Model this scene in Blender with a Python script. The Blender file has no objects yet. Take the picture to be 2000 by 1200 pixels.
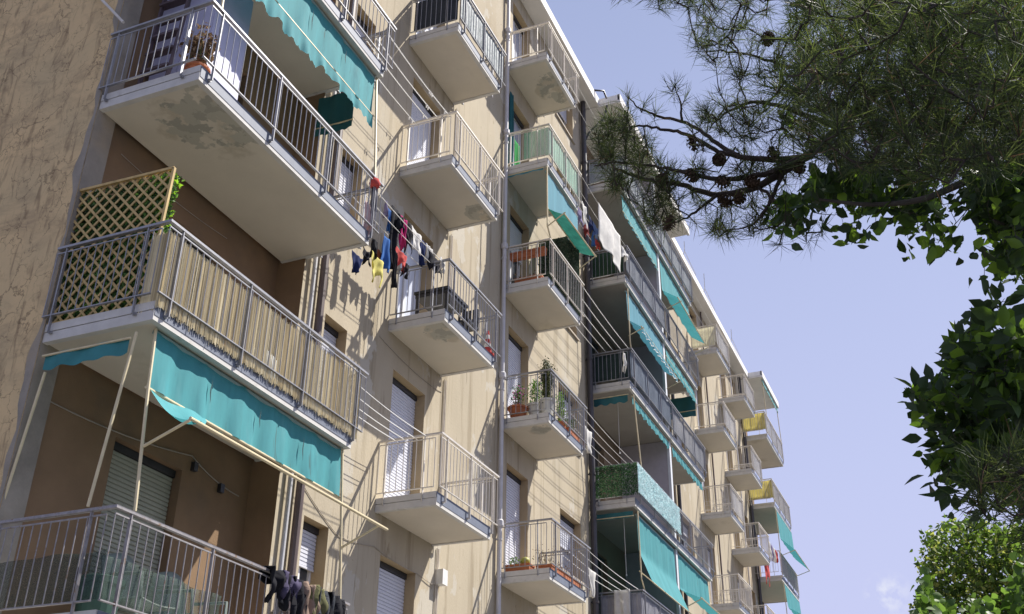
import bpy, math, random
import numpy as np
from mathutils import Vector, Matrix
R = math.radians
rnd = random.Random(7)
S = bpy.context.scene
COL = S.collection

# ------------------------------------------------------------------ camera
YAW, PITCH, ROLL, FPX = R(66.69292119), R(28.35674034), R(0.71778268), 2103.786
CAM = Vector((0, 0, 1.6))
fw = Vector((math.sin(YAW)*math.cos(PITCH), math.cos(YAW)*math.cos(PITCH), math.sin(PITCH)))
r0 = Vector((math.cos(YAW), -math.sin(YAW), 0)); u0 = r0.cross(fw)
rt = r0*math.cos(ROLL)+u0*math.sin(ROLL); up = -r0*math.sin(ROLL)+u0*math.cos(ROLL)
cd = bpy.data.cameras.new('camera'); cam = bpy.data.objects.new('camera', cd); COL.objects.link(cam)
m = Matrix((rt, up, -fw)).transposed().to_4x4(); m.translation = CAM
cam.matrix_world = m
cd.sensor_width = 36; cd.lens = FPX/2000*36; cd.clip_start = 0.05; cd.clip_end = 4000
S.camera = cam
def ray(x, y): return (rt*(x-1000) - up*(y-600) + fw*FPX)
def aty(x, y, Y): d = ray(x, y); return CAM + d*(Y/d.y)
def atx(x, y, X): d = ray(x, y); return CAM + d*(X/d.x)
def atz(x, y, Z): d = ray(x, y); return CAM + d*((Z-CAM.z)/d.z)
def atd(x, y, D): return CAM + ray(x, y).normalized()*D
def proj(P):
    v = P-CAM; w = v.dot(fw)
    return (1000+FPX*v.dot(rt)/w, 600-FPX*v.dot(up)/w)

# ------------------------------------------------------------------ light
SUNV = Vector((1.05, -1.0, 1.85)).normalized()
elev = math.asin(SUNV.z); azim = math.atan2(SUNV.x, SUNV.y)
W = bpy.data.worlds.new('World'); S.world = W; W.use_nodes = True
nt = W.node_tree; bg = nt.nodes['Background']
sky = nt.nodes.new('ShaderNodeTexSky'); sky.sky_type = 'NISHITA'; sky.sun_disc = False
sky.sun_elevation = elev; sky.sun_rotation = azim; sky.altitude = 50
sky.air_density = 1.0; sky.dust_density = 0.6; sky.ozone_density = 2.0
bg.inputs['Strength'].default_value = 0.07
mxs = nt.nodes.new('ShaderNodeMix'); mxs.data_type = 'RGBA'; mxs.inputs['Factor'].default_value = .62
geo = nt.nodes.new('ShaderNodeTexCoord'); sx = nt.nodes.new('ShaderNodeSeparateXYZ'); nt.links.new(geo.outputs['Generated'], sx.inputs[0])
mr = nt.nodes.new('ShaderNodeMapRange'); mr.inputs['From Min'].default_value = .2; mr.inputs['From Max'].default_value = .75; mr.inputs['To Min'].default_value = .95; mr.inputs['To Max'].default_value = .42
nt.links.new(sx.outputs['Z'], mr.inputs['Value']); nt.links.new(mr.outputs['Result'], mxs.inputs['Factor'])
nt.links.new(sky.outputs['Color'], mxs.inputs['A']); mxs.inputs['B'].default_value = (4.3, 4.5, 6.55, 1)   # thin even summer veil over the clear sky
# one small wisp of cloud low in the sky
cdir = (fw*FPX+rt*735-up*562).normalized()
dst = nt.nodes.new('ShaderNodeVectorMath'); dst.operation = 'DISTANCE'; nt.links.new(geo.outputs['Generated'], dst.inputs[0]); dst.inputs[1].default_value = cdir
m1 = nt.nodes.new('ShaderNodeMapRange'); m1.inputs['From Min'].default_value = .022; m1.inputs['From Max'].default_value = .004; nt.links.new(dst.outputs['Value'], m1.inputs['Value'])
cn = nt.nodes.new('ShaderNodeTexNoise'); cn.inputs['Scale'].default_value = 95; cn.inputs['Detail'].default_value = 6; nt.links.new(geo.outputs['Generated'], cn.inputs['Vector'])
m2 = nt.nodes.new('ShaderNodeMapRange'); m2.inputs['From Min'].default_value = .44; m2.inputs['From Max'].default_value = .62; nt.links.new(cn.outputs['Fac'], m2.inputs['Value'])
mm = nt.nodes.new('ShaderNodeMath'); mm.operation = 'MULTIPLY'; nt.links.new(m1.outputs['Result'], mm.inputs[0]); nt.links.new(m2.outputs['Result'], mm.inputs[1])
mxc = nt.nodes.new('ShaderNodeMix'); mxc.data_type = 'RGBA'; nt.links.new(mm.outputs[0], mxc.inputs['Factor']); nt.links.new(mxs.outputs['Result'], mxc.inputs['A']); mxc.inputs['B'].default_value = (5.5, 5.7, 6.8, 1)
nt.links.new(mxc.outputs['Result'], bg.inputs['Color'])
sl = bpy.data.lights.new('sun', 'SUN'); sl.energy = 4.4; sl.angle = R(0.53); sl.color = (1, .95, .88)
so = bpy.data.objects.new('sun', sl); COL.objects.link(so)
so.rotation_euler = (-SUNV).to_track_quat('-Z', 'Y').to_euler(); so.location = (30, -30, 60)
S.view_settings.view_transform = 'Standard'; S.view_settings.look = 'None'
S.view_settings.exposure = 0.98; S.view_settings.gamma = 1.0

# ------------------------------------------------------------------ materials
MATS = {}
def mat(name, col, rough=.7, metal=0., var=.12, scale=6., bump=0., bscale=40., trans=0., col2=None, spots=None, stretch=(1, 1, 1), spec=.4, focus=None):
    """procedural material: base colour broken up by two noises, optional second colour patches, bump, translucency"""
    if name in MATS: return MATS[name]
    M = bpy.data.materials.new(name); M.use_nodes = True; t = M.node_tree; N = t.nodes; L = t.links
    b = N['Principled BSDF']; out = N['Material Output']
    tc = N.new('ShaderNodeTexCoord'); mp = N.new('ShaderNodeMapping'); mp.inputs['Scale'].default_value = stretch
    L.new(tc.outputs['Object'], mp.inputs['Vector'])
    n1 = N.new('ShaderNodeTexNoise'); n1.inputs['Scale'].default_value = scale; n1.inputs['Detail'].default_value = 6; n1.inputs['Roughness'].default_value = .62
    L.new(mp.outputs['Vector'], n1.inputs['Vector'])
    rp = N.new('ShaderNodeValToRGB'); rp.color_ramp.elements[0].position = .3; rp.color_ramp.elements[1].position = .72
    lo = [c*(1-var) for c in col]; hi = [min(1, c*(1+var)) for c in col]
    rp.color_ramp.elements[0].color = (*lo, 1); rp.color_ramp.elements[1].color = (*hi, 1)
    L.new(n1.outputs['Fac'], rp.inputs['Fac']); cur = rp.outputs['Color']
    if spots:      # (colour, noise scale, threshold, softness)
        for sc_, s_, th, sf, *st_ in spots:
            n2 = N.new('ShaderNodeTexNoise'); n2.inputs['Scale'].default_value = s_; n2.inputs['Detail'].default_value = 7; n2.inputs['Roughness'].default_value = .6
            mp2 = mp
            if st_: mp2 = N.new('ShaderNodeMapping'); mp2.inputs['Scale'].default_value = st_[0]; L.new(tc.outputs['Object'], mp2.inputs['Vector'])
            L.new(mp2.outputs['Vector'], n2.inputs['Vector'])
            r2 = N.new('ShaderNodeMapRange'); r2.inputs['From Min'].default_value = th; r2.inputs['From Max'].default_value = th+sf
            L.new(n2.outputs['Fac'], r2.inputs['Value']); fac = r2.outputs['Result']
            if focus:      # the flaking gathers round one spot of the slab
                dv = N.new('ShaderNodeVectorMath'); dv.operation = 'DISTANCE'; L.new(tc.outputs['Object'], dv.inputs[0]); dv.inputs[1].default_value = (focus[0]-7.27, focus[1]-8.5, focus[2])
                r3 = N.new('ShaderNodeMapRange'); r3.inputs['From Min'].default_value = focus[3]*.45; r3.inputs['From Max'].default_value = focus[3]; r3.inputs['To Min'].default_value = .14; r3.inputs['To Max'].default_value = -.2
                L.new(dv.outputs['Value'], r3.inputs['Value']); ad_ = N.new('ShaderNodeMath'); L.new(n2.outputs['Fac'], ad_.inputs[0]); L.new(r3.outputs['Result'], ad_.inputs[1]); L.new(ad_.outputs[0], r2.inputs['Value'])
            mx = N.new('ShaderNodeMix'); mx.data_type = 'RGBA'; L.new(fac, mx.inputs['Factor'])
            L.new(cur, mx.inputs['A']); mx.inputs['B'].default_value = (*sc_, 1); cur = mx.outputs['Result']
    L.new(cur, b.inputs['Base Color'])
    b.inputs['Roughness'].default_value = rough; b.inputs['Metallic'].default_value = metal; b.inputs['Specular IOR Level'].default_value = spec
    if bump:
        n3 = N.new('ShaderNodeTexNoise'); n3.inputs['Scale'].default_value = bscale; n3.inputs['Detail'].default_value = 5
        L.new(mp.outputs['Vector'], n3.inputs['Vector'])
        bp = N.new('ShaderNodeBump'); bp.inputs['Strength'].default_value = bump; bp.inputs['Distance'].default_value = .02
        L.new(n3.outputs['Fac'], bp.inputs['Height']); L.new(bp.outputs['Normal'], b.inputs['Normal'])
    if trans:
        tr = N.new('ShaderNodeBsdfTranslucent'); L.new(cur, tr.inputs['Color'])
        if col2: tr.inputs['Color'].default_value = (*col2, 1); t.links.remove(tr.inputs['Color'].links[0])
        ms = N.new('ShaderNodeMixShader'); ms.inputs['Fac'].default_value = trans
        L.new(b.outputs['BSDF'], ms.inputs[1]); L.new(tr.outputs['BSDF'], ms.inputs[2]); L.new(ms.outputs['Shader'], out.inputs['Surface'])
    MATS[name] = M; return M

PL = mat('facade_plaster', (.43, .372, .272), .92, var=.09, scale=1.1, bump=.25, bscale=55,
         spots=[((.36, .30, .205), .55, .56, .16), ((.47, .43, .345), .8, .58, .2), ((.32, .265, .18), 3.2, .67, .05), ((.31, .26, .18), 2.6, .54, .14, (2.2, 1, .10)), ((.46, .42, .34), 1.0, .60, .02, (1, 1, .7)), ((.25, .21, .15), 5.5, .64, .06, (2.5, 1, .16)), ((.22, .18, .13), 14, .70, .03, (1, 1, .5))], stretch=(1, 1, .35), spec=.15)
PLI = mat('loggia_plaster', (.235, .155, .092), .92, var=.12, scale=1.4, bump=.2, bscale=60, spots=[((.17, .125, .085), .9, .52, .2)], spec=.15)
REV = mat('reveal_plaster', (.40, .31, .19), .92, var=.08, scale=2, bump=.2, spec=.15)
CEM = mat('grey_cement_render', (.30, .27, .225), .95, var=.2, scale=2.5, bump=.3, spots=[((.36, .30, .22), 1.3, .5, .2)], spec=.15)
SOF = mat('balcony_soffit_paint', (.62, .57, .47), .9, var=.05, scale=1.5, bump=.1, spots=[((.50, .45, .36), 1.2, .58, .1), ((.39, .37, .31), 1.7, .60, .025), ((.30, .29, .25), 3.1, .67, .02)], spec=.15)
def flaked(i, cx, cy, cz, r_): return mat('flaking_soffit_paint_%d' % i, (.60, .55, .455), .9, var=.05, scale=1.5, bump=.1, spots=[((.48, .43, .34), 1.6, .56, .08), ((.43, .41, .345), 2.3, .61, .02), ((.35, .34, .29), 4.5, .66, .02)], spec=.15, focus=(cx, cy, cz, r_))
SOFP = mat('plain_soffit_paint', (.60, .545, .45), .9, var=.06, scale=1.5, bump=.08, spots=[((.47, .42, .33), .9, .60, .15)], spec=.15)
FAS = mat('fascia_paint', (.56, .545, .51), .8, var=.1, scale=5, spots=[((.40, .38, .34), 2.5, .6, .1)], spec=.2)
ROOFM = mat('eave_paint', (.72, .70, .66), .8, var=.06, scale=2, spots=[((.58, .53, .45), 1.0, .6, .2)], spec=.2)
FSHADE = mat('slab_front_shade', (.15, .17, .215), .6, .0, var=.12, scale=8)  # slate tone that paints shade onto the slab fronts
GREY = mat('grey_rail_paint', (.29, .29, .305), .45, .35, var=.16, scale=9, spots=[((.30, .22, .15), 9, .66, .05)])
GREYL = mat('pale_rail_paint', (.60, .56, .50), .5, .2, var=.12, scale=9, spots=[((.35, .25, .17), 8, .66, .05)])
GREYD = mat('weathered_rail_paint', (.27, .255, .26), .6, .2, var=.25, scale=20, spots=[((.22, .15, .10), 14, .6, .06)])
SHUT = mat('pale_shutter_plastic', (.60, .61, .66), .5, var=.04, scale=4, spots=[((.5, .48, .46), 2, .66, .1)], stretch=(1, 1, 3))
SHUTG = mat('greenish_shutter_plastic', (.34, .34, .27), .6, var=.06, scale=4)
FRM = mat('white_window_frame', (.72, .72, .72), .4, var=.04)
DARK = mat('dark_interior', (.035, .033, .033), .6, var=.3, scale=3)
GLASS = mat('window_glass', (.05, .06, .075), .06, var=.1, spec=.9)
TEAL = mat('teal_awning_cloth', (.07, .325, .35), .8, var=.12, scale=2.0, bump=.08, bscale=9, trans=.28, stretch=(2.5, 1, .5), spots=[((.05, .25, .28), 1.8, .58, .14), ((.13, .38, .40), 2.4, .57, .2, (1.2, 1, .25)), ((.07, .20, .20), 5, .64, .06, (3, 1, .2))])
TEALP = mat('faded_blue_awning_cloth', (.085, .28, .36), .8, var=.1, scale=2.0, trans=.25, stretch=(2.5, 1, .5))
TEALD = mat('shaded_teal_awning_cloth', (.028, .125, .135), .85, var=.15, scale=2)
TEALM = mat('side_shaded_teal_awning_cloth', (.045, .21, .225), .85, var=.2, scale=2, trans=.1)  # teal darkened in the colour itself for the shaded gable side
TEALG = mat('green_awning_cloth', (.03, .17, .13), .8, var=.35, scale=5.0, trans=.3)
CREAM = mat('cream_painted_tube', (.62, .53, .33), .45, .1, var=.1, scale=9)
PIPEW = mat('white_drain_pipe', (.52, .51, .52), .5, var=.1, scale=4)
PIPEB = mat('brown_drain_pipe', (.115, .085, .08), .45, var=.15, scale=4)
PIPED = mat('dark_drain_pipe', (.055, .05, .055), .45, var=.2, scale=4)
WIRE = mat('white_clothes_wire', (.66, .65, .62), .5, var=.05)
BLACK = mat('black_plastic', (.03, .03, .032), .4, var=.2)
TERRA = mat('terracotta', (.36, .12, .05), .8, var=.2, scale=9)
WOODC = mat('light_trellis_wood', (.50, .36, .15), .75, var=.2, scale=14, stretch=(1, 1, .2))
WOODB = mat('brown_ladder_wood', (.09, .065, .075), .7, var=.2, scale=9)
LILAC = mat('lilac_enamel', (.42, .42, .56), .5, var=.05)
WHITEP = mat('white_enamel', (.66, .66, .72), .45, var=.05)
def cloth(name, c, tr=.2): return mat(name, c, .9, var=.14, scale=5, bump=.1, bscale=14, trans=tr, spec=.1)

# gable wall: ochre render with real cracks and soot streaks
def gable_mat():
    M = bpy.data.materials.new('cracked_gable_render'); M.use_nodes = True; t = M.node_tree; N = t.nodes; L = t.links
    b = N['Principled BSDF']; b.inputs['Roughness'].default_value = .95; b.inputs['Specular IOR Level'].default_value = .1
    tc = N.new('ShaderNodeTexCoord')
    def noise(scale, detail, stretch=(1, 1, 1), dist=0, rough=.6):
        mp = N.new('ShaderNodeMapping'); mp.inputs['Scale'].default_value = stretch; L.new(tc.outputs['Object'], mp.inputs['Vector'])
        n = N.new('ShaderNodeTexNoise'); n.inputs['Scale'].default_value = scale; n.inputs['Detail'].default_value = detail; n.inputs['Distortion'].default_value = dist; n.inputs['Roughness'].default_value = rough
        L.new(mp.outputs['Vector'], n.inputs['Vector']); return n
    def ramp(src, a, c):
        r = N.new('ShaderNodeMapRange'); r.inputs['From Min'].default_value = a; r.inputs['From Max'].default_value = c; L.new(src, r.inputs['Value']); return r.outputs['Result']
    def mixc(f, A, B):
        mx = N.new('ShaderNodeMix'); mx.data_type = 'RGBA'; L.new(f, mx.inputs['Factor'])
        for k, v in (('A', A), ('B', B)):
            if isinstance(v, tuple): mx.inputs[k].default_value = (*v, 1)
            else: L.new(v, mx.inputs[k])
        return mx.outputs['Result']
    def mul(a, c):
        q = N.new('ShaderNodeMath'); q.operation = 'MULTIPLY'
        for i, v in enumerate((a, c)):
            if isinstance(v, (int, float)): q.inputs[i].default_value = v
            else: L.new(v, q.inputs[i])
        return q.outputs[0]
    base = mixc(ramp(noise(.9, 8).outputs['Fac'], .35, .65), (.68, .50, .27), (.57, .44, .25))
    base = mixc(mul(ramp(noise(1.3, 10, (1, .8, 1.6), .6, .72).outputs['Fac'], .48, .68), .6), base, (.24, .18, .12))
    base = mixc(mul(ramp(noise(5, 8, (1, 1.6, .35), .9).outputs['Fac'], .54, .68), .6), base, (.19, .13, .08))
    # cracks: voronoi cell edges on warped coordinates
    wn = noise(2.2, 5); wv = N.new('ShaderNodeVectorMath'); wv.operation = 'SCALE'; wv.inputs['Scale'].default_value = .55
    L.new(wn.outputs['Color'], wv.inputs[0]); ad = N.new('ShaderNodeVectorMath'); ad.operation = 'ADD'
    L.new(tc.outputs['Object'], ad.inputs[0]); L.new(wv.outputs[0], ad.inputs[1])
    tot = None
    for sc_, w, st in ((2.4, .022, (1, 1, .55)), (6.0, .03, (1, 1, .6))):
        mp = N.new('ShaderNodeMapping'); mp.inputs['Scale'].default_value = st; mp.inputs['Rotation'].default_value = (.35, 0, 0); L.new(ad.outputs[0], mp.inputs['Vector'])
        v = N.new('ShaderNodeTexVoronoi'); v.feature = 'DISTANCE_TO_EDGE'; v.inputs['Scale'].default_value = sc_; L.new(mp.outputs['Vector'], v.inputs['Vector'])
        cr = ramp(v.outputs['Distance'], w, 0.)
        gate = ramp(noise(1.6 if sc_ < 3 else 2.3, 5).outputs['Fac'], .44, .56)
        cr = mul(cr, gate)
        if tot is None: tot = cr
        else:
            q = N.new('ShaderNodeMath'); q.operation = 'MAXIMUM'; L.new(tot, q.inputs[0]); L.new(cr, q.inputs[1]); tot = q.outputs[0]
    base = mixc(mul(tot, .65), base, (.09, .06, .04))
    L.new(base, b.inputs['Base Color'])
    bp = N.new('ShaderNodeBump'); bp.inputs['Strength'].default_value = .25; bp.inputs['Distance'].default_value = .02
    L.new(noise(30, 6).outputs['Fac'], bp.inputs['Height']); L.new(bp.outputs['Normal'], b.inputs['Normal'])
    return M
GABLE = gable_mat()

# ------------------------------------------------------------------ object helpers
def tag(o, label=None, cat=None, group=None, kind=None):
    if label: o['label'] = label
    if cat: o['category'] = cat
    if group: o['group'] = group
    if kind: o['kind'] = kind
    return o
def thing(name, loc, label, cat, group=None):
    o = bpy.data.objects.new(name, None); COL.objects.link(o); o.location = loc; o.empty_display_size = .2
    return tag(o, label, cat, group)
def org(o):
    v = Vector((0, 0, 0))
    while o is not None: v = v+Vector(o.location); o = o.parent
    return v
class MB:
    """collects world-space geometry, built into ONE mesh object"""
    def __init__(s): s.v = []; s.f = []; s.mi = []; s.cm = 0
    def quad(s, *p):
        n = len(s.v); s.v += [tuple(q) for q in p]; s.f.append(tuple(range(n, n+len(p)))); s.mi.append(s.cm)
    def box(s, x0, x1, y0, y1, z0, z1):
        n = len(s.v)
        s.v += [(x0, y0, z0), (x1, y0, z0), (x1, y1, z0), (x0, y1, z0), (x0, y0, z1), (x1, y0, z1), (x1, y1, z1), (x0, y1, z1)]
        for q in ((0, 3, 2, 1), (4, 5, 6, 7), (0, 1, 5, 4), (1, 2, 6, 5), (2, 3, 7, 6), (3, 0, 4, 7)):
            s.f.append(tuple(n+i for i in q)); s.mi.append(s.cm)
    def tube(s, pts, rad, n=6, cap=True):
        pts = [Vector(p) for p in pts]; rr = rad if isinstance(rad, (list, tuple)) else [rad]*len(pts)
        rings = []; prev = None
        for i, p in enumerate(pts):
            d = (pts[min(i+1, len(pts)-1)]-pts[max(i-1, 0)]).normalized()
            a = Vector((0, 0, 1)) if abs(d.z) < .9 else Vector((1, 0, 0))
            if prev is not None: a = prev
            e1 = (a-d*a.dot(d)).normalized(); e2 = d.cross(e1); prev = e1
            k = len(s.v)
            for j in range(n):
                t = 2*math.pi*(j+.5)/n; s.v.append(tuple(p+(e1*math.cos(t)+e2*math.sin(t))*rr[i]))
            rings.append(k)
        for a, b in zip(rings, rings[1:]):
            for j in range(n): s.f.append((a+j, a+(j+1) % n, b+(j+1) % n, b+j)); s.mi.append(s.cm)
        if cap: s.f += [tuple(rings[0]+j for j in range(n))[::-1], tuple(rings[-1]+j for j in range(n))]; s.mi += [s.cm]*2
    def bar(s, a, b, w, h=None):     # rectangular bar between two points
        a = Vector(a); b = Vector(b); h = h or w; d = (b-a).normalized()
        q = Vector((0, 0, 1)) if abs(d.z) < .95 else Vector((0, 1, 0))
        e1 = (d.cross(q)).normalized(); e2 = e1.cross(d)
        n = len(s.v)
        for p in (a, b):
            for i, j in ((-1, -1), (1, -1), (1, 1), (-1, 1)): s.v.append(tuple(p+e1*(i*w/2)+e2*(j*h/2)))
        for q in ((0, 1, 2, 3), (7, 6, 5, 4), (0, 4, 5, 1), (1, 5, 6, 2), (2, 6, 7, 3), (3, 7, 4, 0)):
            s.f.append(tuple(n+i for i in q)); s.mi.append(s.cm)
    def lathe(s, c, prof, n=14):
        rings = []
        for r_, z in prof:
            k = len(s.v); rings.append(k)
            for j in range(n): t = 2*math.pi*j/n; s.v.append((c[0]+r_*math.cos(t), c[1]+r_*math.sin(t), c[2]+z))
        for a, b in zip(rings, rings[1:]):
            for j in range(n): s.f.append((a+j, a+(j+1) % n, b+(j+1) % n, b+j)); s.mi.append(s.cm)
        s.f.append(tuple(rings[0]+j for j in range(n))[::-1]); s.f.append(tuple(rings[-1]+j for j in range(n))); s.mi += [s.cm]*2
    def grid(s, fn, nu, nv):
        n = len(s.v)
        for j in range(nv+1):
            for i in range(nu+1): s.v.append(tuple(fn(i/nu, j/nv)))
        for j in range(nv):
            for i in range(nu):
                a = n+j*(nu+1)+i; s.f.append((a, a+1, a+nu+2, a+nu+1)); s.mi.append(s.cm)
    def build(s, name, mats, parent=None, smooth=False, solid=0, **kw):
        if not isinstance(mats, (list, tuple)): mats = [mats]
        me = bpy.data.meshes.new(name); o = bpy.data.objects.new(name, me); COL.objects.link(o)
        if parent is not None: o.parent = parent; g = org(parent)
        else:
            vs = s.v; g = Vector((sum(p[0] for p in vs)/len(vs), sum(p[1] for p in vs)/len(vs), min(p[2] for p in vs))); o.location = g
        V = np.array(s.v, dtype=float)-np.array(g)
        me.from_pydata(V.tolist(), [], s.f)
        for q in mats: me.materials.append(q)
        if len(mats) > 1: me.polygons.foreach_set('material_index', s.mi)
        if smooth: me.polygons.foreach_set('use_smooth', [True]*len(me.polygons))
        me.update()
        if solid:
            md = o.modifiers.new('thickness', 'SOLIDIFY'); md.thickness = solid; md.offset = 0
        if kw: tag(o, **kw)
        return o

# ------------------------------------------------------------------ ground
g = MB(); g.quad((-300, -300, 0), (600, -300, 0), (600, 400, 0), (-300, 400, 0))
o = g.build('ground', mat('asphalt', (.06, .06, .062), .9, var=.2, scale=1.5, bump=.3)); tag(o, kind='structure')
g = MB(); g.box(-40, 90, 5.2, 7.9, .004, .13)
o = g.build('pavement', mat('pavement_concrete', (.33, .32, .30), .9, var=.12, scale=2)); tag(o, kind='structure')
# ------------------------------------------------------------------ the apartment building
H = 3.05
def zb(k): return 6.53+H*(k-2)        # underside of the balcony slab of level k
def zr(k): return 7.65+H*(k-2)        # top of its handrail
WY, LY = 8.04, 8.50                   # facade plane, recessed loggia wall plane
X0, X1, X2, X3, X4, X5 = 7.27, 11.10, 23.50, 31.70, 44.10, 47.92
MX = 55.2                             # the block is mirrored about X = 27.6
ZT = 21.70
BLD = thing('apartment_building', (X0, LY, 0), 'long cream plastered apartment block with stacked white balconies and a cracked ochre gable wall', 'building')

def wall(mb, x0, x1, z0, z1, Y, holes, depth, mi_rev=1):
    xs = sorted({x0, x1, *[h[0] for h in holes], *[h[1] for h in holes]}); zs = sorted({z0, z1, *[h[2] for h in holes], *[h[3] for h in holes]})
    for a, b in zip(xs, xs[1:]):
        for c, d in zip(zs, zs[1:]):
            cx, cz = (a+b)/2, (c+d)/2
            if any(h[0] < cx < h[1] and h[2] < cz < h[3] for h in holes): continue
            mb.quad((a, Y, c), (b, Y, c), (b, Y, d), (a, Y, d))
    mb.cm = mi_rev
    for h in holes:
        a, b, c, d = h
        mb.quad((a, Y, c), (a, Y+depth, c), (a, Y+depth, d), (a, Y, d)); mb.quad((b, Y, c), (b, Y+depth, c), (b, Y+depth, d), (b, Y, d))
        mb.quad((a, Y, c), (b, Y, c), (b, Y+depth, c), (a, Y+depth, c)); mb.quad((a, Y, d), (b, Y, d), (b, Y+depth, d), (a, Y+depth, d))
    mb.cm = 0
def mir(h): return (MX-h[1], MX-h[0], h[2], h[3])
LV = range(0, 7)
dB = [(13.83, 14.96, zb(k)+.2, zb(k)+2.47) for k in LV]
dC = [(18.50, 19.60, zb(k)+.2, zb(k)+2.47) for k in LV]
wS = [(11.75, 12.37, zb(k)+1.15, zb(k)+2.47) for k in LV]
wC = [(21.47, 22.80, zb(k)+1.10, zb(k)+2.44) for k in LV]
for l in (dB, dC, wS, wC): l[0] = (l[0][0], l[0][1], max(l[0][2], .7), l[0][3])
DEP = .26
mb = MB(); wall(mb, X1, X2, 0, ZT, WY, dB+dC+wS+wC, DEP); mb.build('facade_wall', [PL, REV], BLD)
mb = MB(); wall(mb, X3, X4, 0, ZT, WY, [mir(h) for h in dB+dC+wS+wC], DEP); mb.build('facade_wall', [PL, REV], BLD)
lA = [(8.62, 9.78, zb(k)+.2, zb(k)+2.50) for k in LV if k]
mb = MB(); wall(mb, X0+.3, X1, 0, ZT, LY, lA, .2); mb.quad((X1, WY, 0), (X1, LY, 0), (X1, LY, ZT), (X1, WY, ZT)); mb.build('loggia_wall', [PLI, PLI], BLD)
mb = MB(); mb.box(X0+.003, X0+.3, LY-.06, LY+.2, 0, ZT); mb.build('corner_pillar', CEM, BLD)
lD = [(24.9, 26.1, zb(k)+.2, zb(k)+2.5) for k in LV if k]+[(29.1, 30.3, zb(k)+.2, zb(k)+2.5) for k in LV if k]
mb = MB(); wall(mb, X2, X3, 0, ZT, LY, lD, .2)
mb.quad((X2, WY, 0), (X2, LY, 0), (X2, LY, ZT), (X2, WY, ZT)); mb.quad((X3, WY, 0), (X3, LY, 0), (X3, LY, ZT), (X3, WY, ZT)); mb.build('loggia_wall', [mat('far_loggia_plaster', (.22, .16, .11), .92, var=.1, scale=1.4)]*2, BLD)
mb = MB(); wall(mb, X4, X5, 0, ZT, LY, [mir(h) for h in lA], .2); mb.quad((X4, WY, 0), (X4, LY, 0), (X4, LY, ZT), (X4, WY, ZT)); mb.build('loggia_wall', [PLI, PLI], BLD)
mb = MB(); mb.quad((X0, LY-.06, 0), (X0, 19, 0), (X0, 19, ZT+.2), (X0, LY-.06, ZT+.2)); mb.build('gable_wall', GABLE, BLD)
mb = MB(); mb.quad((X5, LY, 0), (X5, 19, 0), (X5, 19, ZT), (X5, LY, ZT)); mb.quad((X0, 19, 0), (X5, 19, 0), (X5, 19, ZT), (X0, 19, ZT)); mb.build('rear_wall', PL, BLD)
# cement repair band down the gable edge
mb = MB()
def band(u, v):
    z = v*ZT; w = .07+.03*math.sin(z*2.3)+.025*math.sin(z*5.1+1)+.02*math.sin(z*11)
    return (X0-.004, LY-.055+u*w, z)
mb.grid(band, 1, 160); mb.build('cement_repair', CEM, BLD)
# roofs and eaves
def roof(x0, x1, y0, z0=ZT-.02, name='roof_eave'):
    m_ = MB(); m_.box(x0, x1, y0, y0+.9 if y0 > 7.3 else LY+.05, z0, z0+.06)      # soffit board
    m_.box(x0-.02, x1+.02, y0-.03, y0+.05, z0-.03, z0+.27)                          # gutter fascia
    m_.box(x0-.02, x0+.03, y0, LY, z0+.061, z0+.26); m_.box(x1-.03, x1+.02, y0, LY, z0+.061, z0+.26)
    m_.build(name, ROOFM, BLD)
roof(X1+.0, X2+.25, 7.58); roof(X3-.15, X4, 7.58)
roof(X2-.1+.05+.3, X3-.2, 6.93, ZT-.06, 'loggia_roof'); roof(X4+.05, X5, 6.95, ZT-.06, 'loggia_roof'); roof(X0, X1-.05, 6.95, ZT-.06, 'loggia_roof')
mb = MB(); mb.box(X0, X5, 8.3, 19, ZT+.05, ZT+.15); mb.build('flat_roof', mat('roof_felt', (.12, .12, .12), .9), BLD)

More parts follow.
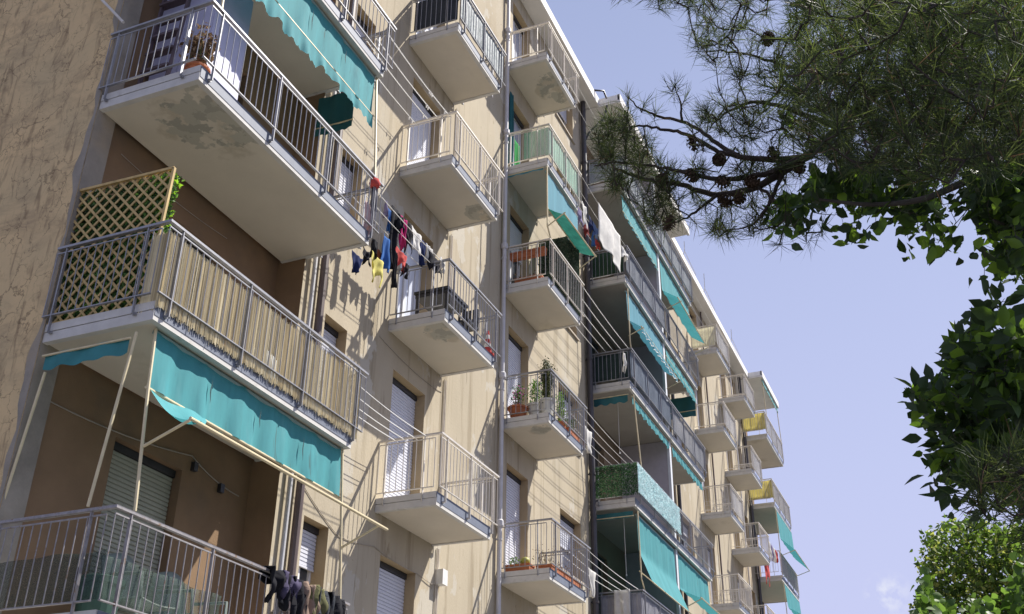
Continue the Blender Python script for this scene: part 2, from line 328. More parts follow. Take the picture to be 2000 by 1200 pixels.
# ---- shutters, doors, windows
def shutter_mb(x0, x1, z0, z1, Y, pitch=.052):
    m_ = MB(); n = max(2, int((z1-z0)/pitch)); p = (z1-z0)/n
    for i in range(n):
        z = z0+i*p
        m_.quad((x0, Y+.012, z), (x1, Y+.012, z), (x1, Y-.004, z+p*.16), (x0, Y-.004, z+p*.16))
        m_.quad((x0, Y-.004, z+p*.16), (x1, Y-.004, z+p*.16), (x1, Y-.004, z+p*.8), (x0, Y-.004, z+p*.8))
        m_.quad((x0, Y-.004, z+p*.8), (x1, Y-.004, z+p*.8), (x1, Y+.012, z+p), (x0, Y+.012, z+p))
    m_.box(x0, x1, Y-.012, Y+.02, z0-.03, z0-.001)
    return m_
def opening(h, Y, down=1., name='window', leaf=True, sm=SHUT, glass=GLASS, sill=True, mull=1, fm=FRM, shy=.18, lit=None):
    """window or door: frame part with roller_shutter, pane and sill sub-parts"""
    x0, x1, z0, z1 = h; w = .05; yf = Y+shy+.035
    f_ = MB(); f_.box(x0+.002, x0+w, yf, yf+.05, z0, z1); f_.box(x1-w, x1-.002, yf, yf+.05, z0, z1); f_.box(x0+w, x1-w, yf, yf+.05, z1-w, z1-.002); f_.box(x0+w, x1-w, yf, yf+.05, z0+.002, z0+w)
    for i in range(mull):
        xm = x0+(x1-x0)*(i+1)/(mull+1); f_.box(xm-.035, xm+.035, yf-.004, yf+.05, z0+w, z1-w)
    fr = f_.build(name, fm, BLD)
    if down < 1:
        p = MB(); p.quad((x0+w, yf+.03, z0+w), (x1-w, yf+.03, z0+w), (x1-w, yf+.03, z1-w), (x0+w, yf+.03, z1-w)); p.build('pane', glass, fr)
    if down > 0:
        zs = z1-.0-(z1-z0-.02)*down
        shutter_mb(x0+.012, x1-.012, zs+.04, z1-.09, Y+shy).build('roller_shutter', sm, fr)
    b_ = MB(); b_.box(x0+.004, x1-.004, Y+shy-.03, Y+shy+.03, z1-.09, z1-.004); b_.build('shutter_slot', DARK, fr)
    if sill:
        q = MB(); q.box(x0-.06, x1+.06, Y-.05, Y+.16, z0-.045, z0-.002); q.build('sill', mat('stone_sill', (.42, .36, .28), .8), fr)
    return fr
CUR = mat('net_curtain_glass', (.42, .45, .52), .25, var=.15, scale=3, stretch=(3, 1, .2), spec=.8)
SKYG = mat('bright_curtain_glass', (.62, .66, .74), .25, var=.08, scale=3, stretch=(3, 1, .2), spec=.8)
downB = {0: 1, 1: 1, 2: 1, 3: 0, 4: 1, 5: .6, 6: 1}; downC = {0: 1, 1: 1, 2: 1, 3: 1, 4: .42, 5: 0, 6: 0}
for k in LV:
    opening(dB[k], WY, downB[k], 'balcony_door', sill=False, glass=SKYG)
    opening(dC[k], WY, downC[k], 'balcony_door', sill=False, glass=GLASS if k == 4 else CUR)
    opening(wS[k], WY, {1: .47, 2: 1, 3: .8, 4: .3}.get(k, 1))
    opening(wC[k], WY, {2: .55, 3: .8, 4: 1, 5: 0, 6: .5}.get(k, .6), glass=SKYG if k > 4 else CUR)
    opening(mir(dB[k]), WY, (1, 1, .3, 1, .5, 1, 1)[k], 'balcony_door', sill=False, glass=CUR)
    opening(mir(dC[k]), WY, (1, .5, .3, 1, .4, 1, .6)[k], 'balcony_door', sill=False, glass=CUR)
    opening(mir(wS[k]), WY, 1); opening(mir(wC[k]), WY, (1, .4, 1, .3, 1, .5, .7)[k], glass=CUR)
for i, h in enumerate(lA): opening(h, LY, {0: 1, 1: .15}.get(i, .1), 'balcony_door', sm=SHUTG, sill=False, glass=DARK, fm=mat('aged_door_frame', (.30, .26, .2), .6), shy=.12)
for h in lD: opening(h, LY, 0, 'balcony_door', sill=False, glass=DARK, fm=mat('aged_door_frame', (.30, .26, .2), .6), shy=.1)
for h in lA: opening(mir(h), LY, .5, 'balcony_door', sill=False, glass=DARK, shy=.1)

# ---- balconies
def slab(x0, x1, y0, y1, k, name='balcony', sof=SOF):
    z = zb(k)
    s_ = MB(); s_.box(x0+.07, x1-.07, y0+.07, y1, z+.012, z+.1)                # recessed underside
    s_.cm = 1
    s_.box(x0, x1, y0, y0+.07, z-.004, z+.105); s_.box(x0, x0+.07, y0+.07, y1, z-.004, z+.105); s_.box(x1-.07, x1, y0+.07, y1, z-.004, z+.105)
    s_.box(x0+.012, x1-.012, y0+.014, y1, z+.106, z+.113)
    s_.box(x0-.004, x1+.004, y0+.006, y1, z+.114, z+.205)
    s_.cm = 2; s_.box(x0+.01, x1-.01, y0-.006, y0-.0005, z+.05, z+.2)  # thin dark strip, painted shade along the slab front
    return s_.build(name, [sof, FAS, FSHADE], BLD)
def railing(parent, x0, x1, yf, y1l, y1r, k, zoff=0., rm=GREY, hm=GREY, left=True, right=True, nfp=None, hr=True, knob=False, post=None):
    """flat handrail on a frame of round balusters, posts bracketed to the slab edge"""
    zt = zr(k)+zoff; zt2 = zt-.075; zl = zb(k)+.275
    h_ = MB(); w = .045
    h_.box(x0, x1, yf, yf+w, zt-.028, zt)
    if left: h_.box(x0, x0+w, yf+w, y1l, zt-.028, zt)
    if right: h_.box(x1-w, x1, yf+w, y1r, zt-.028, zt)
    h_.build('handrail', hm, parent)
    r_ = MB(); c = .022
    def run(a, b):     # a,b: (x,y)
        L_ = math.hypot(b[0]-a[0], b[1]-a[1]); n = max(2, round(L_/.112))
        r_.bar((*a, zt2), (*b, zt2), .012, .012*2.2 if False else .014); r_.bar((*a, zl), (*b, zl), .03, .012)
        for i in range(n+1):
            x = a[0]+(b[0]-a[0])*i/n; y = a[1]+(b[1]-a[1])*i/n
            r_.tube([(x, y, zl), (x, y, zt2)],   .0062, 5, False)
    A = (x0+c, yf+c); B = (x1-c, yf+c)
    run(A, B)
    if left: run((x0+c, y1l), (x0+c, yf+c+.1))
    if right: run((x1-c, yf+c+.1), (x1-c, y1r))
    n = nfp or max(2, round((x1-x0-.4)/1.2)+1)
    for i in range(n):
        x = x0+.22+(x1-x0-.44)*i/(n-1); r_.box(x-.006, x+.006, yf+.004, yf+.038, zb(k)+.08, zt-.029); r_.box(x-.02, x+.02, yf+.038, yf+.075, zb(k)+.075, zb(k)+.10)
    for s_, on, y1 in ((x0, left, y1l), (x1, right, y1r)):
        if not on: continue
        for y in ((yf+.3, y1-.13) if y1-yf > .9 else (yf+.3,)):
            a, b = (s_+.006, s_+.038) if s_ == x0 else (s_-.038, s_-.006)
            r_.box(a, b, y-.006, y+.006, zb(k)+.08, zt-.029)
            a, b = (s_+.038, s_+.06) if s_ == x0 else (s_-.14, s_-.038)
            r_.box(a, b, y-.02, y+.02, zb(k)+.075, zb(k)+.10)
    r_.build('railing', rm, parent)
YR, YS = 6.947, 7.016
BAL = {}
for k in range(1, 7):
    # long loggia balcony at the near corner
    b = slab(7.29, 11.13, YS, LY-.06, k, sof=flaked(3, 8.0, 7.35, zb(3), 1.0) if k == 3 else SOFP); BAL['A', k] = b
    m_ = GREYD if k == 1 else GREY
    railing(b, 7.22, 11.31, YR, LY-.03, WY-.01, k, rm=m_, hm=m_, nfp=4)
    fb = {3: (13.9, 7.15, .7), 4: (15.2, 7.2, .5)}; fc = {6: (19.2, 7.1, 1.0), 3: (18.5, 7.3, .4)}
    for key, xa, xb, sof, rm in (('B', 13.57, 15.52, flaked(10+k, fb[k][0], fb[k][1], zb(k), fb[k][2]) if k in fb else SOFP, GREYL if k in (4, 2) else GREY), ('C', 18.16, 20.12, flaked(20+k, fc[k][0], fc[k][1], zb(k), fc[k][2]) if k in fc else SOFP, GREYL if k in (6, 5, 4) else GREY)):
        b = slab(xa, xb, YS, WY-.004, k, sof=sof); BAL[key, k] = b
        railing(b, xa-.03, xb+.17, YR, WY-.01, WY-.01, k, rm=rm, hm=rm, nfp=3)
    b = slab(23.75, 31.33, 7.0, LY-.01, k, sof=mat('awning_shaded_soffit_paint', (.33, .30, .265), .9, var=.1, scale=1.5, spots=[((.30, .27, .23), .9, .58, .15)], spec=.15)); BAL['D', k] = b  # soffit colour darkened to hold the shade cast by the awnings
    railing(b, 23.72, 31.40, 6.90, WY-.01, WY-.01, k, zoff=-.04)
    for key, xa, xb in (('E', 35.05, 37.03), ('F', 39.68, 41.63)):
        b = slab(xa, xb, YS, WY-.004, k, sof=SOFP); BAL[key, k] = b
        railing(b, xa-.03 if key == 'F' else xa-.05, xb+.05, YR, WY-.01, WY-.01, k, rm=GREYL, hm=GREYL)
    b = slab(44.1, X5, YS, LY-.01, k, sof=SOFP); BAL['G', k] = b
    railing(b, 43.75, X5+.05, YR, WY-.01, LY, k, rm=GREYL, hm=GREYL)
    # dividing wall between the two middle loggias
    d = MB(); d.box(27.62, 27.74, 7.16, LY-.001, zb(k)+.206, zb(k)+H-.001); d.build('dividing_wall', mat('divider_paint', (.40, .37, .40), .9, var=.06), BLD)
    d = MB(); d.box(27.60, 27.76, 7.08, 7.155, zb(k)+.206, zb(k)+H-.002); d.build('divider_edge_post', mat('divider_post_paint', (.62, .64, .66), .6, var=.06), BLD)

# ---- pipes, cables, boxes fixed to the facade
def pipe(x, r_, m_, z0=0., z1=ZT-.03, y=None, name='drain_pipe', brk=True):
    y = y or WY-r_-.03
    p = MB(); p.tube([(x, y, z0), (x, y, z1)], r_, 10)
    if brk:
        z = z0+1.2
        while z < z1: p.tube([(x, y, z), (x, y, z+.05)], r_*1.22, 10); p.box(x-.012, x+.012, y, WY-.001, z+.01, z+.04); z += H
    return p.build(name, m_, BLD, smooth=False)
pipe(11.47, .058, PIPEB); pipe(11.27, .03, PIPEW, brk=False); pipe(18.04, .045, PIPEW); pipe(23.42, .075, PIPED)
pipe(31.85, .06, PIPED); pipe(37.3, .03, PIPEB, brk=False); pipe(44.0, .07, PIPED); pipe(42.2, .03, PIPEW, brk=False)
for k in range(1, 7):
    c_ = MB(); c_.lathe((18.04, WY-.075, zr(k)-.1), [(.0, -.01), (.06, 0), (.075, .03), (.075, .12), (.05, .15), (.0, .16)], 12); c_.build('pipe_collar', PIPEW, BLD)
for k in range(1, 6):
    p = MB()
    for dx in (0, .055): p.tube([(15.63+dx, WY-.02, zb(k)+(.25 if k > 1 else .2)), (15.63+dx, WY-.02, zb(k+1)-.01)], .013, 6)
    if k == 1: pass
    p.build('cable_conduit', [mat('conduit_paint', (.56, .50, .42), .6)], BLD)
bx = MB(); bx.box(15.62, 15.79, 7.9, WY-.002, 5.93, 6.17); bx.box(15.615, 15.795, 7.89, 7.90, 5.925, 6.175); bx.build('junction_box', mat('white_junction_box', (.70, .69, .66), .5), BLD)
def cable(pts, r_=.006, m_=None, name='cable', par=BLD):
    out = []
    for a, b in zip(pts, pts[1:]):
        a = Vector(a); b = Vector(b)
        for i in range(8):
            t = i/8; q = a.lerp(b, t); q.z -= .05*4*t*(1-t)*(b-a).length*.5; out.append(q)
    out.append(Vector(pts[-1])); c_ = MB(); c_.tube(out, r_, 5); return c_.build(name, m_ or mat('old_cable', (.32, .28, .23), .7), par)
cable([(11.6, WY-.01, 6.35), (12.6, WY-.01, 5.9), (13.6, WY-.012, 6.02), (15.0, WY-.01, 5.95), (15.6, WY-.03, 5.9)])
cable([(13.3, WY-.01, 9.35), (15.1, WY-.01, 9.25), (15.55, WY-.01, 9.3)]); cable([(7.6, LY-.01, 6.0), (9.9, LY-.01, 6.2), (10.4, LY-.01, 6.05), (10.9, LY-.01, 6.0)], .008)
cable([(7.8, LY-.01, 9.3), (9.9, LY-.01, 9.32)], .005)
for x, z in ((9.95, 6.08), (10.5, 5.98)):
    c_ = MB(); c_.box(x-.035, x+.035, LY-.06, LY-.004, z-.06, z+.05); c_.build('wall_lamp_socket', BLACK, BLD)
# overflow loop of hose at the roof corner, aerials and brackets on the far eave
c_ = MB(); P0 = [(23.3, 7.6, 21.93), (23.6, 7.35, 22.05), (23.8, 7.3, 21.8), (23.75, 7.4, 21.2), (23.5, 7.8, 20.6), (23.42, 7.93, 20.2)]; c_.tube(P0, .03, 8); c_.build('overflow_hose', PIPED, BLD, smooth=True)
for x, h in ((33.2, .5), (36.2, .75), (40.8, .5)):
    c_ = MB(); c_.tube([(x, 7.6, ZT+.1), (x, 7.5, ZT+.35), (x+.05, 7.5, ZT+.3+h)], .014, 5); c_.tube([(x, 7.5, ZT+.35), (x+1.6, 7.5, ZT+.2)], .01, 5); c_.build('gutter_bracket', GREYL, BLD)

c_ = MB(); c_.tube([atx(180, -20, 7.2), atx(241, 44, 7.2)], .018, 8); c_.build('bracket_arm', GREYL, BLD)
# ------------------------------------------------------------------ awnings
def interp(prof, v):
    L = [0]
    for a, b in zip(prof, prof[1:]): L.append(L[-1]+math.hypot(b[0]-a[0], b[1]-a[1]))
    d = v*L[-1]
    for i in range(len(prof)-1):
        if d <= L[i+1] or i == len(prof)-2:
            t = (d-L[i])/(L[i+1]-L[i]); return prof[i][0]+(prof[i+1][0]-prof[i][0])*t, prof[i][1]+(prof[i+1][1]-prof[i][1])*t
def awning(label, x0, x1, prof, m_=TEAL, val=.16, ragged=False, arms=None, posts=(), group='teal awnings hung under the balconies', bars=(), trim=None, scal=.22, seams=3, sag=.012, loc=None):
    t = thing('awning', ((x0+x1)/2, prof[0][0], prof[0][1]), label, 'awning', group)
    sd = rnd.random()*10; n = max(20, int((x1-x0)*16)); f = MB()
    if len(prof) > 1:
        def fn(u, v):
            y, z = interp(prof, v); x = x0+(x1-x0)*u
            w = sag*(.3+v)*(math.sin(x*9+sd)+.6*math.sin(x*21+sd*2+v*2))
            for s_ in range(1, seams): w += .012*math.exp(-((u-s_/seams)*(x1-x0)/.04)**2)
            return (x, y+w, z-.006*math.sin(x*4+sd))
        f.grid(fn, n, 18)
    cl = f.build('cloth', m_, t, smooth=True) if f.v else None
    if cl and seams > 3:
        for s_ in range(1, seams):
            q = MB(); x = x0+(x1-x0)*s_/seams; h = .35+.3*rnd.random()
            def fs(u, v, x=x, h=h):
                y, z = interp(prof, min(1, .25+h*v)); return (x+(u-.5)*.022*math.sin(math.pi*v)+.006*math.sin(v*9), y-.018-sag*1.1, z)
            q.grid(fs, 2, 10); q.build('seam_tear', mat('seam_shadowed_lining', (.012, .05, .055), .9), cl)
    yb, z_ = prof[-1]
    if val:
        q = MB(); nn = max(40, int((x1-x0)*40)); r2 = random.Random(int(sd*99)); cur = .5; tab = []
        for i in range(nn+1): cur = min(1, max(0, cur+r2.uniform(-.25, .25))); tab.append(cur)
        def fv(u, v):
            x = x0+(x1-x0)*u; d = val*(.8+.2*abs(math.sin(math.pi*x/scal)))
            if ragged: d = val*(.45+.75*tab[min(nn, int(u*nn))]*.6+.4*(1-u)*.6)
            return (x, yb-.012+.02*v*math.sin(x*17+sd)+.012*v*math.sin(x*31), z_-d*v)
        q.grid(fv, nn, 4); vv = q.build('valance', m_, cl or t, smooth=True)
        if trim:
            q = MB()
            def ft(u, v):
                p = fv(u, .86+.16*v); return (p[0], p[1]-.004, p[2])
            q.grid(ft, nn, 1); q.build('trim', trim, cl or t)
    b = MB(); b.tube([(x0-.03, yb, z_), (x1+.03, yb, z_)], .017, 8); b.build('front_bar', CREAM, t)
    for (xa, xb_, y, z) in bars: b = MB(); b.tube([(xa, y, z), (xb_, y, z)], .018, 8); b.build('front_bar', CREAM, t)
    if len(prof) > 1: b = MB(); b.tube([(x0, prof[0][0]+.02, prof[0][1]-.01), (x1, prof[0][0]+.02, prof[0][1]-.01)], .03, 10); b.build('roller', mat('roller_tube', (.25, .35, .33), .5), t)
    for a in (arms or ()): b = MB(); b.tube(a, .015, 7); b.build('arm', CREAM, t)
    for a in posts: b = MB(); b.tube(a, .017, 7); b.build('guide_post', CREAM, t)
    return t

awning('teal drop awning with ragged valance under the topmost left balcony', 7.52, 11.08, [(7.13, 12.62), (7.12, 11.88)], val=.34, ragged=True,
       posts=[[(11.11, 7.12, 12.62), (11.12, 7.0, 10.72)], [(7.48, 7.12, 12.62), (7.45, 7.02, 10.75)]], seams=4)
awning('large teal awning with long cream bars under the reed screened balcony', 7.50, 11.08, [(7.14, 6.52), (7.11, 5.89), (7.11, 5.88)], val=0, seams=4, sag=.02,
       arms=[[(7.47, 7.0, 5.25), (7.47, 6.5, 5.44)], [(11.12, 7.02, 5.24), (11.12, 6.52, 5.46)]], bars=[(7.47, 11.3, 6.5, 5.46)],
       posts=[[(7.47, 7.12, 6.52), (7.47, 7.08, 5.9), (7.50, 6.99, 4.62)], [(11.1, 7.12, 6.52), (11.11, 7.06, 5.7), (11.14, 6.99, 4.62)]])
f = MB()
f.grid(lambda u, v: (7.52+.0*v+u*(1.0-.85*v)*.9, 7.1-.6*v, 5.88-.42*v-.10*math.sin(math.pi*v)*(1-u*.6)-.03*math.sin(u*6)), 14, 10)
tag(f.build('awning_flap', TEAL, None, smooth=True), 'loose teal cloth corner sagging beside the cream awning bar at lower left', 'awning')
# side awnings (run along Y)
def side_awning(label, x, ya, yb, prof, val, posts=(), arms=(), m_=TEAL, trimz=None):
    t = thing('side_awning', (x, (ya+yb)/2, prof[0]), label, 'awning', 'short side awnings at the balcony ends')
    f = MB(); sd = rnd.random()*9
    if prof[1] < prof[0]: f.grid(lambda u, v: (x+.012*math.sin(u*14+sd), ya+(yb-ya)*u, prof[0]+(prof[1]-prof[0])*v), 16, 4)
    f.grid(lambda u, v: (x+.012*math.sin(u*14+sd)-.004, ya+(yb-ya)*u, prof[1]-val*v*(.82+.1*abs(math.sin(u*12))+.06*math.sin(u*23+sd))), 40, 4)
    f.build('cloth', m_, t, smooth=True)
    b = MB(); b.tube([(x-.012, ya-.02, prof[1]), (x-.012, yb+.02, prof[1])], .013, 7); b.build('front_bar', CREAM, t)
    for a in posts: b = MB(); b.tube(a, .016, 7); b.build('guide_post', CREAM, t)
    return t
side_awning('short teal side awning strip rolled up at the gable end beneath the trellis', 7.27, 7.24, 8.33, (6.36, 6.34), .18, m_=TEALM,
            posts=[[(7.3, 7.2, 6.42), (7.3, 7.37, 4.65)], [(7.3, 8.31, 6.17), (7.3, 8.46, 4.8)]])
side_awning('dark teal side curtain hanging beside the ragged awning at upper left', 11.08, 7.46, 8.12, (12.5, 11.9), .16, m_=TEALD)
# column C, under the fifth floor slab
awning('faded blue awning folded outward above the foliage screened balcony', 18.28, 20.3, [(7.08, 15.62), (7.06, 14.62)], m_=TEALP, val=0, seams=3,
       posts=[[(18.1, 7.0, 15.6), (18.1, 7.0, 14.05), (18.25, 6.98, 13.78)]])
t = thing('awning', (19.2, 6.7, 14.3), 'green translucent awning flap stretched on a cream bar above the foliage screened balcony', 'awning', 'teal awnings hung under the balconies')
f = MB(); f.grid(lambda u, v: (18.28+2.0*u, 7.06-.40*v, 14.62-.26*v+.08*u*v-.02*math.sin(math.pi*v)), 20, 6); f.build('cloth', TEALG, t, smooth=True)
b = MB(); b.tube([(18.2, 6.66, 14.35), (20.32, 6.66, 14.44)], .017, 7); b.build('front_bar', CREAM, t)
for X, z in ((18.14, 14.05), (20.18, 14.12)): b = MB(); b.tube([(X, 7.03, z), (X, 6.6, z+.27)], .014, 6); b.build('arm', CREAM, t)
side_awning('thin rolled side awning under the fifth floor balcony beside the white pipe', 18.12, 7.1, 7.95, (15.62, 15.6), .05, m_=TEALP)
# double loggia block
WT = mat('white_trim', (.7, .7, .66), .8)
awning('long teal awning falling past a sagging seam below the leaf screened balcony, left bay', 24.2, 27.5, [(7.1, 9.52), (7.08, 8.62), (6.78, 7.85)], val=.0,
       arms=[[(24.0, 7.05, 8.1), (24.0, 6.72, 7.8)], [(27.4, 7.05, 8.1), (27.4, 6.72, 7.8)]], posts=[[(23.93, 7.0, 9.5), (23.95, 6.99, 7.9), (24.15, 6.97, 7.62)]])
awning('teal awning propped outward by a cream arm under the leaf screened balcony, right bay', 27.85, 31.15, [(7.1, 9.52), (7.08, 8.55), (6.55, 8.30)], val=.0,
       arms=[[(27.85, 7.05, 8.05), (27.85, 6.5, 8.28)], [(31.1, 7.05, 8.05), (31.1, 6.5, 8.28)]])
awning('narrow scalloped teal valance over the open loggia with the leaning cream pole', 24.15, 27.5, [(7.08, 12.56)], val=.24, posts=[[(24.02, 7.0, 12.55), (24.35, 6.98, 10.72)]])
awning('narrow scalloped teal valance beyond the dividing post above the grey mesh balcony', 27.85, 31.2, [(7.08, 12.56)], val=.26)
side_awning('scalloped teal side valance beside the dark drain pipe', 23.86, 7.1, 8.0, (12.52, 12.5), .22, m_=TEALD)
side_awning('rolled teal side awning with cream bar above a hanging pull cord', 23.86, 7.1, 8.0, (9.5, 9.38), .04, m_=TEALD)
awning('blue green awning triangle with a scalloped white trimmed edge in the darkest loggia', 24.1, 27.55, [(7.09, 15.6), (7.07, 14.72), (6.72, 14.45)], m_=TEALP, val=.16, trim=WT,
       arms=[[(24.0, 7.05, 14.2), (24.0, 6.63, 14.36)], [(27.6, 7.05, 14.2), (27.6, 6.63, 14.36)]], posts=[[(23.93, 7.0, 15.55), (23.95, 7.0, 14.0), (24.05, 7.0, 13.75)]])
awning('thin teal awning strip under the slab right of the white trimmed awning', 27.85, 31.2, [(7.08, 15.6), (7.07, 15.35)], val=.18)
awning('bright teal awning strip seen behind the pine needles, left bay', 24.1, 27.5, [(7.1, 18.66), (7.08, 18.1)], val=.08)
awning('teal awning in the right bay whose end swings out as a long pointed green flap', 27.85, 31.25, [(7.09, 18.66), (7.07, 17.55), (6.6, 17.2)], val=.0,
       arms=[[(27.9, 7.05, 16.9), (27.9, 6.5, 17.1)], [(31.25, 7.05, 16.9), (31.25, 6.5, 17.1)]])
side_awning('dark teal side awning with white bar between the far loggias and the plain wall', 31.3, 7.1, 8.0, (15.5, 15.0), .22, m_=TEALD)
# far end block
G_ = [('teal awning sloping out to a grey bar above the farthest mesh balcony', [(6.98, 15.6), (6.95, 14.4), (6.4, 13.85)]), ('teal awning under the lowest visible balcony of the far end', [(6.98, 12.55), (6.95, 11.6), (6.5, 11.3)])]
for l, p in G_: awning(l, 44.3, 47.8, p, val=0, arms=[[(44.3, 7.05, p[-1][1]-.2), (44.3, p[-1][0], p[-1][1])], [(47.8, 7.05, p[-1][1]-.2), (47.8, p[-1][0], p[-1][1])]], posts=[[(44.25, 7.0, p[0][1]), (44.3, 7.0, p[0][1]-1.9)]])
awning('rolled dark teal awning under the far end roof with two slim guide posts', 44.3, 47.8, [(6.98, 21.55), (6.97, 21.35)], val=.05, posts=[[(44.4, 7.0, 21.5), (44.45, 6.98, 19.9)], [(47.75, 7.0, 21.5), (47.9, 6.98, 19.9)]])

# ------------------------------------------------------------------ screens tied to the railings
def screen(name, label, cat, m_, k, x0=None, x1=None, yf=YR+.05, side=None, top=.06, bot=.30, wav=.006, zoff=0, corr=0):
    """cloth/plastic panel behind the balusters: front from x0 to x1, side = (x, ya, yb)"""
    f = MB(); za = zb(k)+bot; zc = zr(k)-top+zoff; sd = rnd.random()*9
    path = []
    if side: path += [(side[0], side[2]), (side[0], side[1])]
    if x1: path += [((side[0] if side else x0), yf), (x1, yf)]
    L_ = [0]
    for a, b in zip(path, path[1:]): L_.append(L_[-1]+math.hypot(a[0]-b[0], a[1]-b[1]))
    T = L_[-1]
    def fn(u, v):
        d = u*T
        for i in range(len(path)-1):
            if d <= L_[i+1]+1e-6:
                q = (d-L_[i])/max(1e-6, L_[i+1]-L_[i]); x = path[i][0]+(path[i+1][0]-path[i][0])*q; y = path[i][1]+(path[i+1][1]-path[i][1])*q
                w = wav*math.sin(d*11+sd)+wav*.7*math.sin(d*4.3+v*2)+(corr*math.sin(d*2*math.pi/.076) if corr else 0)
                if abs(path[i+1][0]-path[i][0]) > abs(path[i+1][1]-path[i][1]): y += w
                else: x += w
                return (x, y, za+(zc-za)*v+.008*math.sin(d*9+sd)*(v-.2))
        return (*path[-1], za+(zc-za)*v)
    f.grid(fn, int(T*(60 if corr else 18))+8, 6)
    return tag(f.build(name, m_, None, smooth=True, solid=.004), label, cat)
DKS = cloth('dark_privacy_cloth', (.05, .056, .066), .1); GRS = cloth('grey_mesh_cloth', (.20, .21, .23), .35); SLS = cloth('slate_blue_cloth', (.15, .18, .22), .1)
CRS = cloth('cream_corrugated_sheet', (.76, .74, .62), .55); YLS = cloth('yellow_corrugated_sheet', (.74, .68, .34), .6); GNS = cloth('bottle_green_cloth', (.05, .09, .06), .3); WGS = cloth('whitish_grey_boards', (.34, .34, .37), .1)
def netmat(name, c, cell=.007, op=.5):
    M = bpy.data.materials.new(name); M.use_nodes = True; t = M.node_tree; N = t.nodes; L = t.links; b = N['Principled BSDF']; b.inputs['Base Color'].default_value = (*c, 1); b.inputs['Roughness'].default_value = .8
    tc = N.new('ShaderNodeTexCoord'); v = N.new('ShaderNodeTexNoise'); v.inputs['Scale'].default_value = 1/cell; v.inputs['Detail'].default_value = 2; L.new(tc.outputs['Object'], v.inputs['Vector'])
    r_ = N.new('ShaderNodeMapRange'); r_.inputs['From Min'].default_value = .5-.12; r_.inputs['From Max'].default_value = .5+.12; r_.inputs['To Min'].default_value = op-.25; r_.inputs['To Max'].default_value = op+.25
    L.new(v.outputs['Fac'], r_.inputs['Value']); L.new(r_.outputs['Result'], b.inputs['Alpha']); return M
NETL = netmat('pale_netting', (.55, .56, .58), op=.42); NETD = netmat('dark_green_netting', (.035, .065, .05), op=.38); NETG = netmat('pale_green_netting', (.24, .44, .34), op=.6)
screen('privacy_screen', 'dark charcoal and frosted screen round the upper balcony beside the white drain pipe', 'privacy screen', DKS, 5, side=(13.60, 7.05, 7.98))
screen('privacy_screen', 'frosted grey patterned front screen of the upper balcony beside the white drain pipe', 'privacy screen', mat('frosted_leaf_film', (.42, .46, .46), .6, var=.35, scale=14, spots=[((.16, .22, .22), 9, .55, .06)], trans=.3), 5, x0=13.62, x1=15.6)
screen('privacy_screen', 'slate blue cloth screen wrapping the front of the balcony over the scalloped valance', 'privacy screen', SLS, 4, x0=23.8, x1=27.5, yf=6.97, zoff=-.04)
screen('privacy_screen', 'dark green cloth behind side bars next to the dark drain pipe', 'privacy screen', cloth('dark_green_cloth', (.035, .055, .05), .1), 4, side=(23.80, 7.05, 7.95), zoff=-.04)
screen('privacy_screen', 'grey net screen on the right bay beside the slate blue screen', 'privacy screen', netmat('mid_grey_netting', (.30, .31, .33), op=.68), 4, x0=27.7, x1=31.3, yf=6.97, zoff=-.04)
screen('privacy_screen', 'blue grey mesh screen along the front below the hanging white sheet', 'privacy screen', netmat('blue_grey_netting', (.17, .19, .22), op=.8), 5, x0=23.8, x1=27.5, yf=6.97, zoff=-.04)
screen('privacy_screen', 'green tinted side screen behind the hanging white sheet', 'privacy screen', GNS, 5, side=(23.80, 7.05, 7.95), zoff=-.04)
screen('privacy_screen', 'grey lattice film screen of the top loggia behind the pine branch', 'privacy screen', netmat('silver_netting', (.36, .40, .42), op=.62), 6, x0=23.8, x1=31.3, yf=6.97, side=(23.8, 7.05, 7.95), zoff=-.04)
screen('board_screen', 'pale grey board screen closing the lowest middle balcony, white cloth over its corner', 'privacy screen', WGS, 2, x0=23.8, x1=27.4, yf=6.97, side=(23.80, 7.05, 7.95), zoff=-.04, corr=.006)
screen('corrugated_screen', 'cream corrugated sheet on the top far balcony under the pointed green awning', 'privacy screen', CRS, 6, side=(35.08, 7.05, 7.95), corr=.006)
screen('net_screen', 'pale netting on the front of the top far balcony', 'netting', NETL, 6, x0=35.1, x1=37.0)
for key, k, l in (('E', 5, 'pale netting on the balcony one floor under the cream corrugated sheet'), ('F', 6, 'pale netting on the highest small balcony next to the far roof'), ('F', 5, 'pale netting on the small far balcony, second from the roof'), ('E', 4, 'pale netting on the small balcony above the low mesh fence panel')):
    x0 = {'E': 35.1, 'F': 39.75}[key]; screen('net_screen', l, 'netting', NETL, k, x0=x0, x1=x0+1.9)
screen('net_screen', 'sparse green netting on the balcony above the folded blue awning', 'netting', NETG, 5, x0=18.2, x1=20.2, side=(18.2, 7.05, 7.6))
screen('corrugated_screen', 'yellow corrugated sheet on the uppermost far end balcony', 'privacy screen', YLS, 6, side=(43.80, 7.05, 7.95), x0=43.8, x1=44.0, corr=.007)
screen('corrugated_screen', 'yellow corrugated sheet one floor below the uppermost far end balcony', 'privacy screen', YLS, 5, side=(43.80, 7.05, 7.95), x0=43.8, x1=44.0, corr=.007)
screen('net_screen', 'grey netting on the front of the uppermost far end balcony', 'netting', NETL, 6, x0=44.05, x1=47.9)
screen('net_screen', 'grey netting on the far end balcony directly above the sloping teal awning', 'netting', netmat('ash_netting', (.38, .37, .36), op=.75), 5, x0=44.05, x1=47.9)
screen('net_screen', 'dark netting on the lowest visible far end balcony', 'netting', netmat('dark_ash_netting', (.16, .17, .17), op=.7), 4, x0=44.05, x1=47.9)
